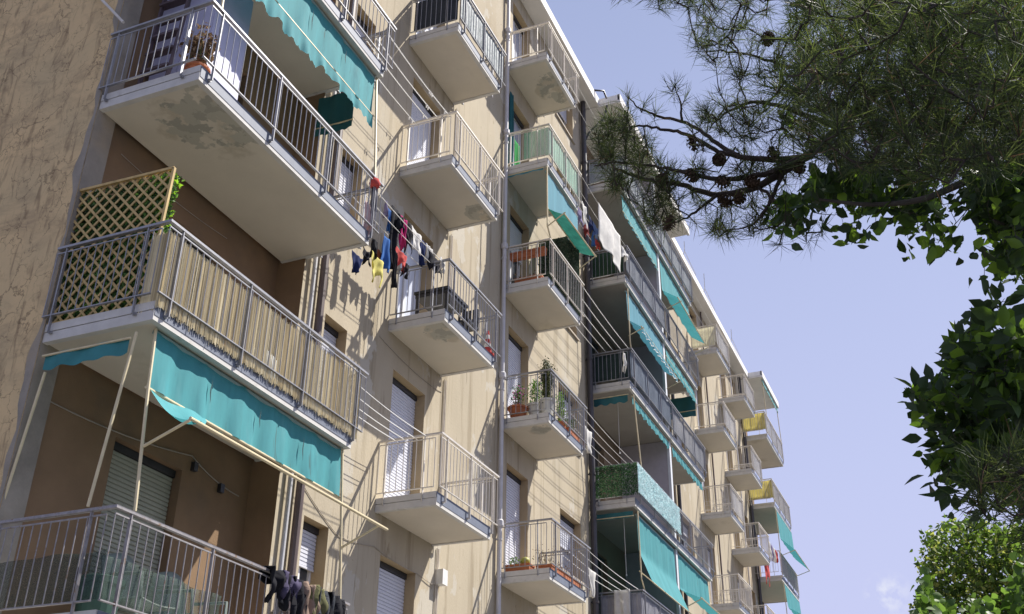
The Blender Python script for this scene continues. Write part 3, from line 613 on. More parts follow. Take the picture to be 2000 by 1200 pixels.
screen('net_screen', 'dark green sagging windbreak net inside the lowest left balcony', 'netting', NETD, 1, side=(7.31, 7.05, 8.4), top=.38, wav=.02)
t = screen('windbreak_net', 'dark green windbreak net sagging in waves along the front of the lowest left balcony', 'netting', NETD, 1, x0=7.35, x1=9.0, yf=7.06, top=.42, wav=.02)

# reed screen
f = MB(); r2 = random.Random(3); x = 7.28; lean = 0
while x < 11.2:
    w = r2.uniform(.008, .017); lean = lean*.9+r2.uniform(-.008, .008); za = 6.69-abs(r2.gauss(0, .022))-(0.02 if r2.random() < .1 else 0); zc = 7.53+r2.gauss(0, .02)+(.03 if x > 10.4 else 0)*r2.random()
    y = 6.985+r2.uniform(-.006, .008); n = len(f.v); f.cm = r2.choice((0, 0, 1, 2))
    for xx, z in ((x-lean*.2, za), (x+lean*.3, zc)):
        f.v += [(xx, y+.003, z), (xx+w*.5, y-.003, z), (xx+w, y+.003, z)]
    f.f += [(n, n+1, n+4, n+3), (n+1, n+2, n+5, n+4)]; f.mi += [f.cm]*2
    x += w*.74+(r2.uniform(.002, .006) if r2.random() < .02 else 0)
yy = 7.0
while yy < 7.22:
    w = r2.uniform(.008, .016); n = len(f.v); za = 6.68-abs(r2.gauss(0, .04)); zc = 7.55+r2.gauss(0, .015)
    for z in (za, zc): f.v += [(7.295, yy, z), (7.285, yy+w*.5, z), (7.295, yy+w, z)]
    f.f += [(n, n+1, n+4, n+3), (n+1, n+2, n+5, n+4)]; f.mi += [r2.choice((0, 1, 2))]*2; yy += w
RD = [mat('reed_straw', (.66, .57, .36), .8, var=.25, scale=10, stretch=(1, 1, .1)), mat('reed_straw_light', (.74, .66, .45), .8, var=.2, scale=10, stretch=(1, 1, .1)), mat('reed_straw_brown', (.50, .41, .24), .8, var=.25, scale=10, stretch=(1, 1, .1))]
tag(f.build('reed_screen', RD), 'straw coloured reed screen tied along the front of the left balcony', 'reed screen')
# leaf helper
def leaf_cloud(f, pts, size, r2, flat=None, mi=(0,), asp=.55):
    for p in pts:
        a = Vector((r2.gauss(0, 1), r2.gauss(0, 1), r2.gauss(0, 1))).normalized()
        if flat is not None: a = (a+Vector(flat)*1.3).normalized()
        b = a.cross(Vector((r2.gauss(0, 1), r2.gauss(0, 1), r2.gauss(0, 1)))).normalized(); c = a.cross(b); s_ = size*r2.uniform(.7, 1.3)
        p = Vector(p); n = len(f.v)
        f.v += [tuple(p-b*s_*.5), tuple(p+c*s_*asp*.5+a*s_*.08), tuple(p+b*s_*.5), tuple(p-c*s_*asp*.5+a*s_*.08)]
        f.f.append((n, n+1, n+2, n+3)); f.mi.append(r2.choice(mi))
def leafmat(name, c, tr=.35, tc=None): return mat(name, c, .55, var=.3, scale=7, trans=tr, col2=tc, spec=.35)
IVY = [leafmat('artificial_leaf_dark', (.03, .085, .035)), leafmat('artificial_leaf_mid', (.09, .20, .08))]
f = MB(); pts = [(23.67+r2.uniform(-.03, .03), r2.uniform(6.9, 7.98), r2.uniform(zb(3)+.26, zr(3)-.08)) for _ in range(3800)]; leaf_cloud(f, pts, .04, r2, (1, 0, 0), (0, 1))
tag(f.build('leaf_screen', IVY), 'green artificial leaf screen on the side of the middle balcony', 'leaf screen')
IV2 = [leafmat('sunlit_artificial_leaf', (.34, .58, .60), .1), leafmat('silver_artificial_leaf', (.60, .78, .80), .1)]
f = MB(); pts = [(r2.uniform(23.66, 27.45), 6.865+r2.uniform(-.015, .012), r2.uniform(zb(3)+.3, zr(3)-.1)) for _ in range(9000)]; leaf_cloud(f, pts, .035, r2, (0, 3.5, 0), (0, 1, 1))
f.cm = 1; f.grid(lambda u, v: (23.68+3.77*u, 6.882+.012*math.sin(u*190), zb(3)+.3+.72*v), 120, 2)
tag(f.build('leaf_screen', IV2), 'pale sunlit artificial leaf screen along the front of the middle balcony', 'leaf screen')
# ivy printed side screen in column C floor 4
f = MB(); pts = [(r2.uniform(20.02, 20.1), r2.uniform(7.02, 7.98), r2.uniform(zb(4)+.25, zb(4)+2.35)) for _ in range(3000)]; leaf_cloud(f, pts, .055, r2, (1, 0, 0), (0, 1))
f.quad((20.12, 7.0, zb(4)+.22), (20.12, 8.0, zb(4)+.22), (20.12, 8.0, zb(4)+2.4), (20.12, 7.0, zb(4)+2.4))
tag(f.build('leaf_screen', [mat('dusty_leaf', (.05, .075, .05), .9, var=.4, trans=.15), mat('dusty_leaf_pale', (.13, .15, .11), .9, var=.3, trans=.15)]), 'tall dusty leaf printed screen closing the balcony end under the folded blue awning', 'leaf screen')
# trellis with ivy at the gable end
tr = thing('trellis', (7.33, 7.75, 6.7), 'leaning diamond trellis with climbing ivy at the gable end of the reed screened balcony', 'trellis')
XT = 7.33
P00 = atx(80, 640, XT); P10 = atx(283, 600, XT); P01 = atx(148, 378, XT); P11 = atx(343, 330, XT)
def tp(u, v, dx=0): q = P00.lerp(P10, u).lerp(P01.lerp(P11, u), v); return (XT+dx, q.y, q.z)
f = MB()
for a, b in (((0, 0), (1, 0)), ((0, 1), (1, 1)), ((0, 0), (0, 1)), ((1, 0), (1, 1))): f.bar(tp(*a, -.02), tp(*b, -.02), .03, .03)
f.build('frame', WOODC, tr)
f = MB(); sz = .155; Wd = abs(P10.y-P00.y); Ht = (P01.z-P00.z)
for sgn in (1, -1):
    n = int((Wd+Ht)/sz)+1
    for i in range(n+1):
        c = i*sz       # line  y*? + z = c
        pts = []
        for (u, v) in [(c/Wd, 0), (0, c/Ht), ((c-Ht)/Wd, 1), (1, (c-Wd)/Ht)]:
            if -1e-6 <= u <= 1+1e-6 and -1e-6 <= v <= 1+1e-6: pts.append((u if sgn > 0 else 1-u, v))
        if len(pts) >= 2:
            a = pts[0]; b = max(pts, key=lambda q: (q[0]-a[0])**2+(q[1]-a[1])**2)
            if abs(a[0]-b[0])+abs(a[1]-b[1]) > .05: f.bar(tp(*a, -.006*sgn), tp(*b, -.006*sgn), .012, .026)
f.build('lattice', WOODC, tr)
f = MB(); pts = []
for _ in range(7500):
    u = r2.random(); v = r2.random(); q = tp(u, v, .012+r2.random()*.08); pts.append(q)
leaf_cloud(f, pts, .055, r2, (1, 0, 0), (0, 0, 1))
f.cm = 0
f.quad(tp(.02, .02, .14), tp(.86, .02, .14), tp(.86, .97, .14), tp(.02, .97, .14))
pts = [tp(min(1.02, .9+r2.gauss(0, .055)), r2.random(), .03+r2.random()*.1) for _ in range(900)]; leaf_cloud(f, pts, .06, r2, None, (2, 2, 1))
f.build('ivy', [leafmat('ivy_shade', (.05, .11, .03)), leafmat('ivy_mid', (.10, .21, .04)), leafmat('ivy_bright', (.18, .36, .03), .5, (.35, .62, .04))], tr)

# ------------------------------------------------------------------ clothes lines
def lines(label, xa, xb, k, ys, dz=-.03, x_off=0, zoff=0.0, zlist=None, dbl=False):
    t = thing('clothesline', (xa, ys[0], zr(k)+dz), label, 'clothesline', 'wires strung between neighbouring balconies')
    for i, y in enumerate(ys):
        z = zr(k)+dz+(zlist[i] if zlist else 0); y2 = y if not isinstance(y, tuple) else y[1]; y1 = y if not isinstance(y, tuple) else y[0]
        w = MB()
        for d in ((-.013, .013) if dbl else (0,)):
            w.tube([(xa+(xb-xa)*i_/10, y1+(y2-y1)*i_/10+d, z+d-.04*math.sin(math.pi*i_/10)) for i_ in range(11)], .0042, 4, False)
        w.build('wire', WIRE, t)
    return t
lines('four doubled white clothes wires between the reed screened balcony and the plain white one', 11.28, 13.6, 2, (7.22, 7.42, 7.6, 7.75), dbl=True)
lines('clothes wires carrying dark washing between two balconies at centre left', 11.28, 13.6, 3, (7.10, 7.30, 7.5), dbl=True)
lines('four clothes wires with white pegs under the upper left slab', 11.28, 13.6, 4, (7.12, 7.34, 7.52, 7.78), dbl=True)
lines('doubled clothes wires between the lowest plant balcony and the board screened loggia', 20.25, 23.78, 2, (7.02, 7.22, 7.42, 7.62), dbl=True)
lines('clothes wires between the flower pot balcony and the leaf screened one', 20.25, 23.78, 3, (7.0, 7.18, 7.36, 7.55, 7.75), dbl=True)
lines('clothes wires above the dark loggia beside the middle drain pipe', 20.25, 23.78, 4, (7.0, 7.2, 7.4, 7.6, 7.8), dbl=True)
lines('clothes wires holding the white sheet near the pine branch tip', 20.25, 23.78, 5, (6.96, 7.2, 7.45, 7.7))
lines('two clothes wires below the first roof corner', 20.25, 23.78, 6, (7.1, 7.4))
lines('clothes wires running to the cream corrugated balcony', 31.4, 35.05, 6, (7.1, 7.4, 7.7))
for s_, xs in ((4, (12.7, 12.85)), (4, (13.2, 13.3))):
    pass
peg = MB(); peg.box(12.80, 12.812, 7.11, 7.13, zr(4)-.13, zr(4)-.05); pg0 = tag(peg.build('clothes_peg', mat('pale_peg', (.66, .64, .6), .5)), 'white clothes pegs clipped on the wires under the upper left slab', 'clothes peg', 'white pegs left on the upper wires')
for i, (dx, dy) in enumerate(((.05, 0), (.32, .22), (.38, .22), (.6, .0), (.55, .4), (.5, .66), (.62, .66), (.1, .0))):
    c_ = pg0.copy(); COL.objects.link(c_); c_.location = (pg0.location.x+dx, pg0.location.y+dy, pg0.location.z)

# ------------------------------------------------------------------ washing
def hang(name, label, cat, m_, p, w, h, kind='towel', axis='x', group=None, fold=.03, tilt=0., solid=.003):
    """cloth hung from point p (top left), width w along X (or Y), drop h"""
    f = MB(); sd = rnd.random()*20; px, py, pz = p
    def sil(u, v):         # local across/drop -> (x offset, drop)
        if kind == 'shirt':
            half = .5 if v < .3 else (.5-(.17*min(1, (v-.3)/.08)))
            return (.5+(u-.5)*2*half, v*(1-.1*math.cos((u-.5)*6)*(v > .9)))
        if kind == 'skirt': return (.5+(u-.5)*(.62+.38*v), v)
        if kind == 'sock': return (.5+(u-.5)*.4+.2*max(0, v-.7)*2, v)
        if kind == 'under': return (.5+(u-.5)*(1-.65*v), v)
        if kind == 'rag': return (.5+(u-.5)*(1-.15*v+.25*math.sin(v*7+sd)*.4), v*(.82+.18*math.sin(u*11+sd)))
        return (u, v)
    def fn(u, v):
        a, d = sil(u, v); o = fold*(.25+v)*(math.sin(u*9+sd)+.7*math.sin(u*17+sd*1.7+v*2.5)+.3*math.sin(v*9+sd)); x = (a-.0)*w; dd = d*h
        s_ = .0
        z = pz-dd-.02*math.sin(math.pi*u)*(1-v)+tilt*a*w
        return (px+x+s_, py+o, z) if axis == 'x' else (px+o, py+x, z)
    if kind == 'trousers':
        for sgn in (0, 1):
            def ft(u, v, sgn=sgn):
                uu = (u*.5+sgn*.5); gap = (.06 if v > .3 else 0)*(1 if sgn else -1)*(1-abs(u-(1-sgn)))
                o = fold*(.25+v)*(math.sin(uu*9+sd)+.6*math.sin(v*7+sd+uu*5)); return (px+(uu+gap*.8)*w*(1-.12*v), py+o, pz-v*h+tilt*uu*w) if axis == 'x' else (px+o, py+uu*w, pz-v*h)
            f.grid(ft, 6, 16)
    elif kind == 'bra':
        for c in (.25, .75): f.lathe((px+c*w, py, pz-h*.6), [(.0, 0), (w*.2, .03), (w*.22, h*.3), (.01, h*.6)], 8)
    else: f.grid(fn, 14, 18)
    o = f.build(name, m_, None, smooth=True, solid=solid); return tag(o, label, cat, group)
cB = cloth('black_cotton', (.018, .018, .022), .05); cN = cloth('navy_cotton', (.02, .03, .09), .1); cBl = cloth('blue_cotton', (.05, .14, .38), .2); cRed = cloth('coral_red_cotton', (.55, .10, .09), .25)
cPk = cloth('magenta_cotton', (.45, .03, .16), .2); cWh = cloth('white_cotton', (.72, .71, .68), .35); cYe = cloth('pale_yellow_cotton', (.72, .66, .22), .35); cGr = cloth('grey_cotton', (.20, .20, .22), .2); cBr = cloth('rust_brown_cotton', (.28, .09, .04), .2)
cLi = cloth('lilac_cotton', (.30, .27, .42), .3); cOl = cloth('olive_cotton', (.14, .14, .07), .2)
Z3 = zr(3)-.05
def hp(px, py, Y=7.3): q = aty(px, py, Y); return (q.x, Y, q.z)
W_ = [('sock', 'lilac and white socks pegged at the left end of the washing', 'socks', cLi, hp(752, 388, 7.5), .12, .30, 'sock'),
 ('shorts', 'small blue denim shorts hanging behind the black leggings', 'shorts', cBl, hp(758, 405, 7.5), .20, .40, 'under'),
 ('leggings', 'long black leggings hanging full length on the near wire', 'leggings', cB, hp(766, 400, 7.35), .20, 1.10, 'trousers'),
 ('vest', 'black and magenta sports vest in the middle of the washing', 'vest', cPk, hp(784, 420, 7.35), .18, .62, 'rag'),
 ('top', 'small black top with thin straps beside the magenta vest', 'top', cB, hp(778, 415, 7.3), .16, .36, 'rag'),
 ('shirt', 'long black shirt right of the magenta vest', 'shirt', cB, hp(791, 425, 7.4), .22, .62, 'rag'),
 ('t_shirt', 'white t-shirt between two black garments on the wire', 't-shirt', cWh, hp(803, 440, 7.4), .38, .38, 'shirt'),
 ('shorts', 'dark navy shorts hanging right of the white t-shirt', 'shorts', cN, hp(820, 462, 7.4), .24, .50, 'under'),
 ('t_shirt', 'white folded shirt beside the navy shorts', 't-shirt', cWh, hp(834, 475, 7.4), .22, .36, 'rag'),
 ('tracksuit_top', 'black crumpled tracksuit top at the right end of the wire', 'tracksuit top', cB, hp(838, 488, 7.3), .46, .42, 'rag'),
 ('towel', 'bundled white cloth at the balcony corner end of the wire', 'cloth', cWh, hp(860, 500, 7.1), .20, .26, 'rag'),
 ('shirt', 'bright blue gathered shirt low on the front wire', 'shirt', cBl, hp(745, 452, 7.15), .34, .55, 'skirt'),
 ('cap', 'black sock bundle hanging under the slab edge', 'socks', cB, hp(728, 462, 7.1), .16, .34, 'rag'),
 ('shorts', 'rust brown shorts half hidden behind the blue shirt', 'shorts', cBr, hp(735, 482, 7.2), .24, .26, 'rag'),
 ('blouse', 'coral red frilled blouse below the black shirt', 'blouse', cRed, hp(774, 480, 7.15), .36, .34, 'rag'),
 ('bra', 'black bra hanging below the coral blouse', 'bra', cB, hp(786, 505, 7.15), .24, .28, 'rag'),
 ('stocking', 'thin black stocking dangling lowest of the washing', 'stocking', cB, hp(772, 490, 7.12), .06, .62, 'towel'),
 ('t_shirt', 'pale yellow t-shirt catching the sun on the lowest wire', 't-shirt', cYe, hp(724, 488, 7.1), .42, .46, 'rag'),
 ('briefs', 'navy briefs under the long slab corner', 'briefs', cN, hp(688, 487, 7.1), .30, .30, 'under'),
 ('towel', 'black towel pegged beside the yellow t-shirt', 'towel', cB, hp(708, 480, 7.12), .22, .26, 'rag'),
 ('t_shirt', 'grey shirt draped over the rail end beside the red cap', 'shirt', cGr, hp(728, 352, 7.0), .16, .70, 'rag'),
 ('t_shirt', 'white and red printed shirt at the long balcony corner', 'shirt', cloth('pale_pink_cotton', (.6, .45, .45), .3), hp(716, 392, 7.02), .2, .62, 'rag')]
for n_, l, c, m_, p, w, h, kd in W_: hang(n_, l, c, m_, p, w, h, kd, group='washing strung between two balconies at centre left')
f = MB(); q = hp(733, 346, 6.97); f.lathe((q[0], q[1], q[2]-.18), [(.0, 0), (.07, .01), (.085, .06), (.06, .13), (.0, .15)], 12); tag(f.build('cap', cRed, smooth=True), 'round red cap hung on the end of the long handrail', 'cap')
# washing over the lowest rail
q0 = aty(500, 1098, 6.93)
dr = [('black hooded jacket slumped over the lowest handrail, leftmost of the heap', cB, 9.58, .34, .44), ('black and lilac printed top over the lowest handrail', cloth('black_lilac_print', (.08, .07, .12), .1), 9.78, .34, .34), ('black trousers over the lowest handrail', cB, 9.98, .32, .72),
      ('tan patterned shorts folded on the lowest handrail', cloth('tan_print', (.26, .19, .15), .1), 10.16, .30, .60), ('olive edged jacket hanging on the lowest handrail', cOl, 10.36, .32, .62), ('charcoal quilted vest over the lowest handrail', cloth('charcoal_quilt', (.06, .065, .075), .1), 10.50, .34, .80), ('black swimming trunks at the right end of the heap', cB, 10.76, .32, .66)]
zz = zr(1)
for l, m_, x, w, h in dr:
    f = MB(); sd = rnd.random()*20
    def fn(u, v, x=x, w=w, h=h, sd=sd):
        t = v*1.35-.35; a = .03*math.sin(u*12+sd)+.02*math.sin(u*23+v*6)+.012*math.sin(u*41+v*13+sd)
        if t < 0: y = 6.99+.03; z = zz+.02+t*h*.9; y += .02
        else: y = 6.915-a*1.1-.04*math.sin(min(1, t)*3.1)-.02*math.sin(t*9+u*5+sd); z = zz+.025-t*h*(.78+.14*math.sin(u*8+sd)+.1*math.sin(u*19+sd*2))
        return (x+(u-.04)*w*(1+.1*math.sin(v*5+sd)), y, z+.012*math.sin(u*9+sd))
    f.grid(fn, 16, 20); tag(f.build('garment', m_, None, smooth=True, solid=.018), l, 'clothes', 'clothes heaped over the lowest handrail')
hang('bed_sheet', 'large white bed sheet hanging from the wire beside the dark drain pipe', 'sheet', cWh, (21.5, 6.93, zr(5)-.05), 1.72, 1.12, 'towel', fold=.035)
for i, (l, m_, px, py, w, h, kd) in enumerate([('white shirt hanging left of the big sheet', cWh, 1136, 392, .35, .62, 'shirt'), ('white and lilac striped towel near the mesh balcony corner', cLi, 1128, 402, .26, .5, 'rag'),
      ('navy top between the white shirt and the sheet', cN, 1150, 420, .28, .45, 'rag'), ('pale blue cloth close to the sheet', cloth('pale_blue_cotton', (.22, .32, .58), .3), 1158, 432, .4, .5, 'rag'), ('small red cloth under the pale blue one', cRed, 1163, 465, .25, .26, 'rag'), ('dark maroon cloth behind the white shirt', cloth('maroon_cotton', (.2, .04, .04), .2), 1140, 430, .3, .4, 'rag'),
      ('blue patterned sock pair below the navy top', cBl, 1155, 452, .2, .35, 'sock')]):
    p = aty(px, py, 7.1); hang('garment', l, 'clothes', m_, (p.x, 7.1, p.z), w, h, kd, group='washing beside the white bed sheet')
p = aty(1211, 480, 6.95); hang('cloth_strip', 'grey white rags on the corner right of the bed sheet', 'cloth', cWh, (p.x, 6.9, p.z), .5, .35, 'rag')
p = aty(1216, 685, 6.86); hang('tea_towel', 'small white tea towel hanging from the slate screened balcony corner', 'tea towel', cWh, (p.x, 6.86, p.z), .22, .55, 'rag')
p = aty(1215, 1150, 6.87); hang('towel', 'white towel hanging over the side of the board screen', 'towel', cWh, (23.68, 7.2, zr(2)-.02), .38, 1.1, 'towel', axis='y')
for X, k, l in ((20.35, 3, 'white cloth knotted to the wires beside the flower pot balcony'), (20.38, 2, 'white triangular cloth at the right end of the lowest plant balcony')):
    hang('cloth', l, 'cloth', cWh, (X, 7.05, zr(k)-.35), .5, .55, 'under')
p = aty(1480, 1105, 7.2); hang('tablecloth', 'red cloth hanging between the far small balcony and the far end', 'cloth', cRed, (41.9, 7.3, zr(4)-.7), 1.2, 1.0, 'rag')
for i, (dx, m_, l) in enumerate(((0, cWh, 'white vest on the far line'), (.5, cLi, 'lilac shirt on the far line'), (1.0, cWh, 'long white towel on the far line'), (1.5, cRed, 'small red sock on the far line'))):
    hang('garment', l, 'clothes', m_, (41.9+dx, 7.05, zr(4)-.05), .42, .8-.1*i, 'rag', group='washing at the far end of the block')

# ------------------------------------------------------------------ things on the balconies
# ladder and white cabinet, upper left loggia
la = thing('ladder', (7.6, 8.35, zb(3)+.2), 'dark wooden step ladder leaning in the upper left loggia', 'ladder')
base = zb(3)+.21
for Y in (8.28, 7.86): f = MB(); f.bar((7.62, Y, base), (7.78, Y-.02, base+2.5), .05, .03); f.build('rail', WOODB, la)
for i in range(8):
    z = base+.25+i*.29; f = MB(); xx = 7.62+.16*(z-base)/2.5; f.box(xx-.05, xx+.05, 7.86, 8.28, z, z+.035); f.build('rung', WOODB, la)
cb = thing('cabinet', (8.2, 8.3, base), 'tall pale lilac cabinet behind the ladder in the upper left loggia', 'cabinet')
f = MB(); f.box(7.92, 8.58, 7.55, 8.44, base, base+2.3); f.build('body', LILAC, cb)
f = MB(); f.box(7.912, 7.919, 7.57, 7.99, base+.02, base+2.28); f.build('door', LILAC, cb); f = MB(); f.box(7.912, 7.919, 8.0, 8.42, base+.02, base+2.28); f.build('door', LILAC, cb)
# plants
def plant(name, label, c, r_, h, kind='bush', potm=TERRA, leafm=None, n=260, potr=.13, poth=.2, size=.05, group=None, box_=None):
    t = thing(name, c, label, 'potted plant', group); r3 = random.Random(int(c[0]*100)+n)
    p = MB()
    if box_: bx, by = box_; p.box(c[0]-bx/2, c[0]+bx/2, c[1]-by/2, c[1]+by/2, c[2]+.0, c[2]+poth-.02); p.box(c[0]-bx/2-.012, c[0]+bx/2+.012, c[1]-by/2-.012, c[1]+by/2+.012, c[2]+poth-.035, c[2]+poth)
    else: p.lathe(c, [(potr*.68, 0), (potr*.95, poth*.85), (potr*1.08, poth*.86), (potr*1.08, poth), (potr*.9, poth), (potr*.85, poth*.9)], 16)
    p.build('planter' if box_ else 'pot', potm, t, smooth=False)
    s_ = MB(); l = MB(); z0 = c[2]+poth-.02
    for i in range(max(4, n//40)):
        bx0 = (r3.uniform(-.4, .4)*(box_[0] if box_ else potr)); by0 = r3.uniform(-.3, .3)*(box_[1] if box_ else potr)
        a = Vector((c[0]+bx0, c[1]+by0, z0)); e = a+Vector((r3.gauss(0, r_*.5), r3.gauss(0, r_*.35), h*r3.uniform(.6, 1))); mid = a.lerp(e, .5)+Vector((r3.gauss(0, .03), r3.gauss(0, .03), .02))
        s_.tube([a, mid, e], [.006, .005, .002], 4)
        for _ in range(max(3, n//max(4, n//40))):
            q = (a.lerp(mid, r3.random()) if r3.random() < .35 else mid.lerp(e, r3.random()))+Vector((r3.gauss(0, .045), r3.gauss(0, .045), r3.gauss(0, .04)))
            leaf_cloud(l, [q], size, r3, None, (0, 0, 1) if kind != 'flower' else (0, 0, 1, 2))
    s_.build('stems', mat('plant_stem', (.12, .14, .05), .8), t)
    l.build('foliage', leafm or [leafmat('plant_leaf', (.05, .13, .02)), leafmat('plant_leaf_light', (.16, .28, .05)), leafmat('pink_petal', (.50, .12, .34))], t)
    return t
def top(k): return zb(k)+.206
DRY = [mat('dry_straw_leaf', (.30, .20, .11), .9, var=.3, trans=.2), mat('dry_brown_leaf', (.14, .085, .05), .9, var=.3, trans=.2)]
plant('dried_plant', 'withered brown plant in the corner of the upper left balcony', (7.52, 7.28, top(3)), .18, .62, leafm=DRY, n=520, size=.075, potr=.14)
plant('conifer_pot', 'shaggy dark conifer bush at the corner of the flower pot balcony', (18.5, 7.18, top(3)+.1), .10, .95, potm=mat('white_planter', (.55, .54, .48), .8), leafm=[leafmat('dusty_conifer', (.05, .07, .03), .1), leafmat('conifer_tip', (.13, .13, .05), .1)], n=1500, size=.05, potr=.16, poth=.3)
plant('flower_pot', 'terracotta bowl of pink flowers beside the white pipe', (18.36, 7.75, top(3)), .12, .55, 'flower', n=420, potr=.20, poth=.27)
plant('herb_pot', 'bright green leafy plant in a whitish tub next to the conifer', (18.55, 7.45, top(3)), .14, .6, potm=mat('white_planter', (.55, .54, .48), .8), n=420, potr=.17, poth=.36, leafm=[leafmat('fresh_leaf', (.10, .24, .03), .4), leafmat('fresh_leaf_light', (.2, .36, .06), .4)])
plant('shrub_pot', 'pale green shrub behind the front bars of the flower pot balcony', (19.25, 7.18, top(3)), .16, .75, n=500, leafm=[leafmat('lime_leaf', (.14, .26, .03), .4), leafmat('lime_leaf_light', (.26, .40, .08), .4)], size=.05)
plant('trailing_plant', 'low grey green plant spilling by the front bars of the flower pot balcony', (19.75, 7.15, top(3)), .18, .35, n=420, box_=(.6, .18), poth=.18, leafm=[leafmat('sage_leaf', (.10, .14, .07), .2), leafmat('sage_leaf_light', (.2, .25, .14), .2)])
plant('cactus_planter', 'terracotta planter with a yellow green round cactus on the lowest plant balcony', (18.42, 7.72, top(2)), .05, .12, n=120, box_=(.26, .5), poth=.16)
f = MB(); f.lathe((18.42, 7.6, top(2)+.15), [(.0, 0), (.07, .02), (.095, .08), (.07, .14), (.0, .17)], 14); tag(f.build('cactus', leafmat('cactus_skin', (.38, .38, .08), .1), smooth=True), 'round yellow green cactus sitting in the long terracotta planter', 'cactus')
plant('bare_plant', 'leafless twiggy plant in a low planter on the lowest plant balcony', (18.5, 7.2, top(2)), .16, .42, leafm=DRY, n=160, box_=(.3, .3), poth=.12, size=.03)
f = plant('hanging_planter', 'row of terracotta planters along the front of the lowest plant balcony', (19.3, 7.16, top(2)), .3, .25, leafm=DRY, n=160, box_=(1.4, .16), poth=.16, size=.035)
pl = plant('rail_planter', 'terracotta trough clipped inside the rail under the folded blue awning', (18.25, 7.5, zr(4)-.30), .03, .04, n=40, box_=(.12, .8), poth=.16, leafm=DRY)
pl = plant('floor_planter', 'low terracotta trough on the floor under the folded blue awning', (18.3, 7.5, top(4)), .06, .1, n=60, box_=(.14, .6), poth=.14, leafm=DRY)
# curtain strips on c5, white fly curtain
hang('door_curtain', 'narrow dark teal curtain bunched beside the fifth floor door', 'curtain', cloth('dark_teal_cotton', (.03, .12, .13), .2), (18.28, 7.99, zb(5)+2.5), .2, 2.1, 'towel', fold=.02)
hang('door_curtain', 'bright green edged curtain at the fifth floor door', 'curtain', cloth('green_cotton', (.04, .30, .08), .3), (18.5, 7.97, zb(5)+1.25), .35, 1.0, 'towel', fold=.02)
# black table and things on the centre balcony
tb = thing('table', (13.8, 7.3, top(3)), 'black plastic table behind the rails of the centre left balcony', 'table')
f = MB(); f.box(13.78, 14.55, 7.08, 7.72, top(3)+.5, top(3)+.55); f.box(13.80, 14.53, 7.10, 7.70, top(3)+.43, top(3)+.499); f.build('tabletop', BLACK, tb)
for X in (13.83, 14.50):
    for Y in (7.13, 7.67): f = MB(); f.bar((X, Y, top(3)), (X, Y, top(3)+.43), .045); f.build('leg', BLACK, tb)
pc = thing('patio_chair', (14.95, 7.4, top(3)), 'black slatted patio chair right of the black table', 'chair')
f = MB(); f.box(14.72, 15.12, 7.14, 7.56, top(3)+.36, top(3)+.40); f.build('seat', BLACK, pc)
f = MB()
for i in range(6): f.box(15.10, 15.13, 7.15+i*.07, 7.19+i*.07, top(3)+.40, top(3)+.78)
f.build('backrest', BLACK, pc)
for X in (14.75, 15.1):
    for Y in (7.17, 7.53): f = MB(); f.bar((X, Y, top(3)), (X, Y, top(3)+.36), .03); f.build('leg', BLACK, pc)
cn = thing('toy_cone', (15.42, 7.1, top(3)), 'red and white banded cone ornament on the balcony corner', 'cone')
for i in range(5):
    f = MB(); r_ = .075-.011*i; f.lathe((15.42, 7.1, top(3)+.06+i*.085), [(r_, 0), (r_-.011, .084)], 12); f.build('band', cRed if i % 2 == 0 else cWh, cn)
f = MB(); f.box(15.33, 15.51, 7.01, 7.19, top(3), top(3)+.06); f.build('base', cRed, cn)
# chair and buckets in lowest loggia
GP = mat('grey_green_plastic', (.20, .24, .215), .5, var=.1)
for i, (x, l) in enumerate(((8.75, 'grey green plastic armchair nearest the corner of the lowest balcony'), (9.55, 'grey green plastic armchair in front of the rolled door on the lowest balcony'))):
    ch = thing('armchair', (x, 7.9, top(1)), l, 'chair', 'plastic armchairs on the lowest balcony'); b0 = top(1)
    f = MB(); f.grid(lambda u, v: (x-.28+.56*u, 7.62+.5*v, b0+.42-.03*math.sin(math.pi*u)), 6, 6); f.build('seat', GP, ch, smooth=True, solid=.02)
    f = MB(); f.grid(lambda u, v: (x-.27+.54*u+.0, 8.12+.12*v-.06*math.sin(math.pi*u), b0+.42+.55*v-.08*v*(2*u-1)**2), 8, 8); f.build('backrest', GP, ch, smooth=True, solid=.02)
    for sx in (-.28, .28):
        f = MB(); f.tube([(x+sx, 7.62, b0+.42), (x+sx*1.08, 7.64, b0+.66), (x+sx*1.05, 8.1, b0+.68)], .02, 6); f.build('armrest', GP, ch)
        for yy_ in (7.64, 8.14): f = MB(); f.tube([(x+sx*.95, yy_, b0+.42), (x+sx*1.1, yy_, b0)], .02, 6); f.build('leg', GP, ch)
f = MB(); f.lathe((8.25, 7.95, top(1)), [(.17, 0), (.22, .5), (.235, .5), (.235, .56), (.19, .58)], 20); tag(f.build('storage_barrel', mat('dark_green_plastic', (.03, .07, .055), .5)), 'dark green round barrel behind the corner of the lowest balcony', 'barrel')
wb = thing('laundry_basin', (9.9, 7.3, top(1)+.2), 'pale blue plastic basin with a white rim low on the lowest balcony', 'basin')
f = MB(); f.lathe((9.9, 7.35, top(1)+.1), [(.18, 0), (.26, .24), (.24, .24), (.16, .02)], 20); f.build('bowl', mat('pale_blue_plastic', (.28, .38, .42), .4), wb)
f = MB(); f.lathe((9.9, 7.35, top(1)+.335), [(.25, 0), (.285, .0), (.285, .02), (.25, .02)], 20); f.build('rim', WHITEP, wb)
f = MB(); q = aty(520, 565, 8.1); f.lathe((10.15, 7.9, top(2)+.35), [(.0, 0), (.20, .02), (.25, .25), (.24, .42), (.15, .52), (.0, .55)], 18); tag(f.build('covered_armchair', mat('pale_blue_vinyl', (.40, .44, .46), .5), smooth=True), 'pale rounded object peeping over the reed screened handrail', 'tub')
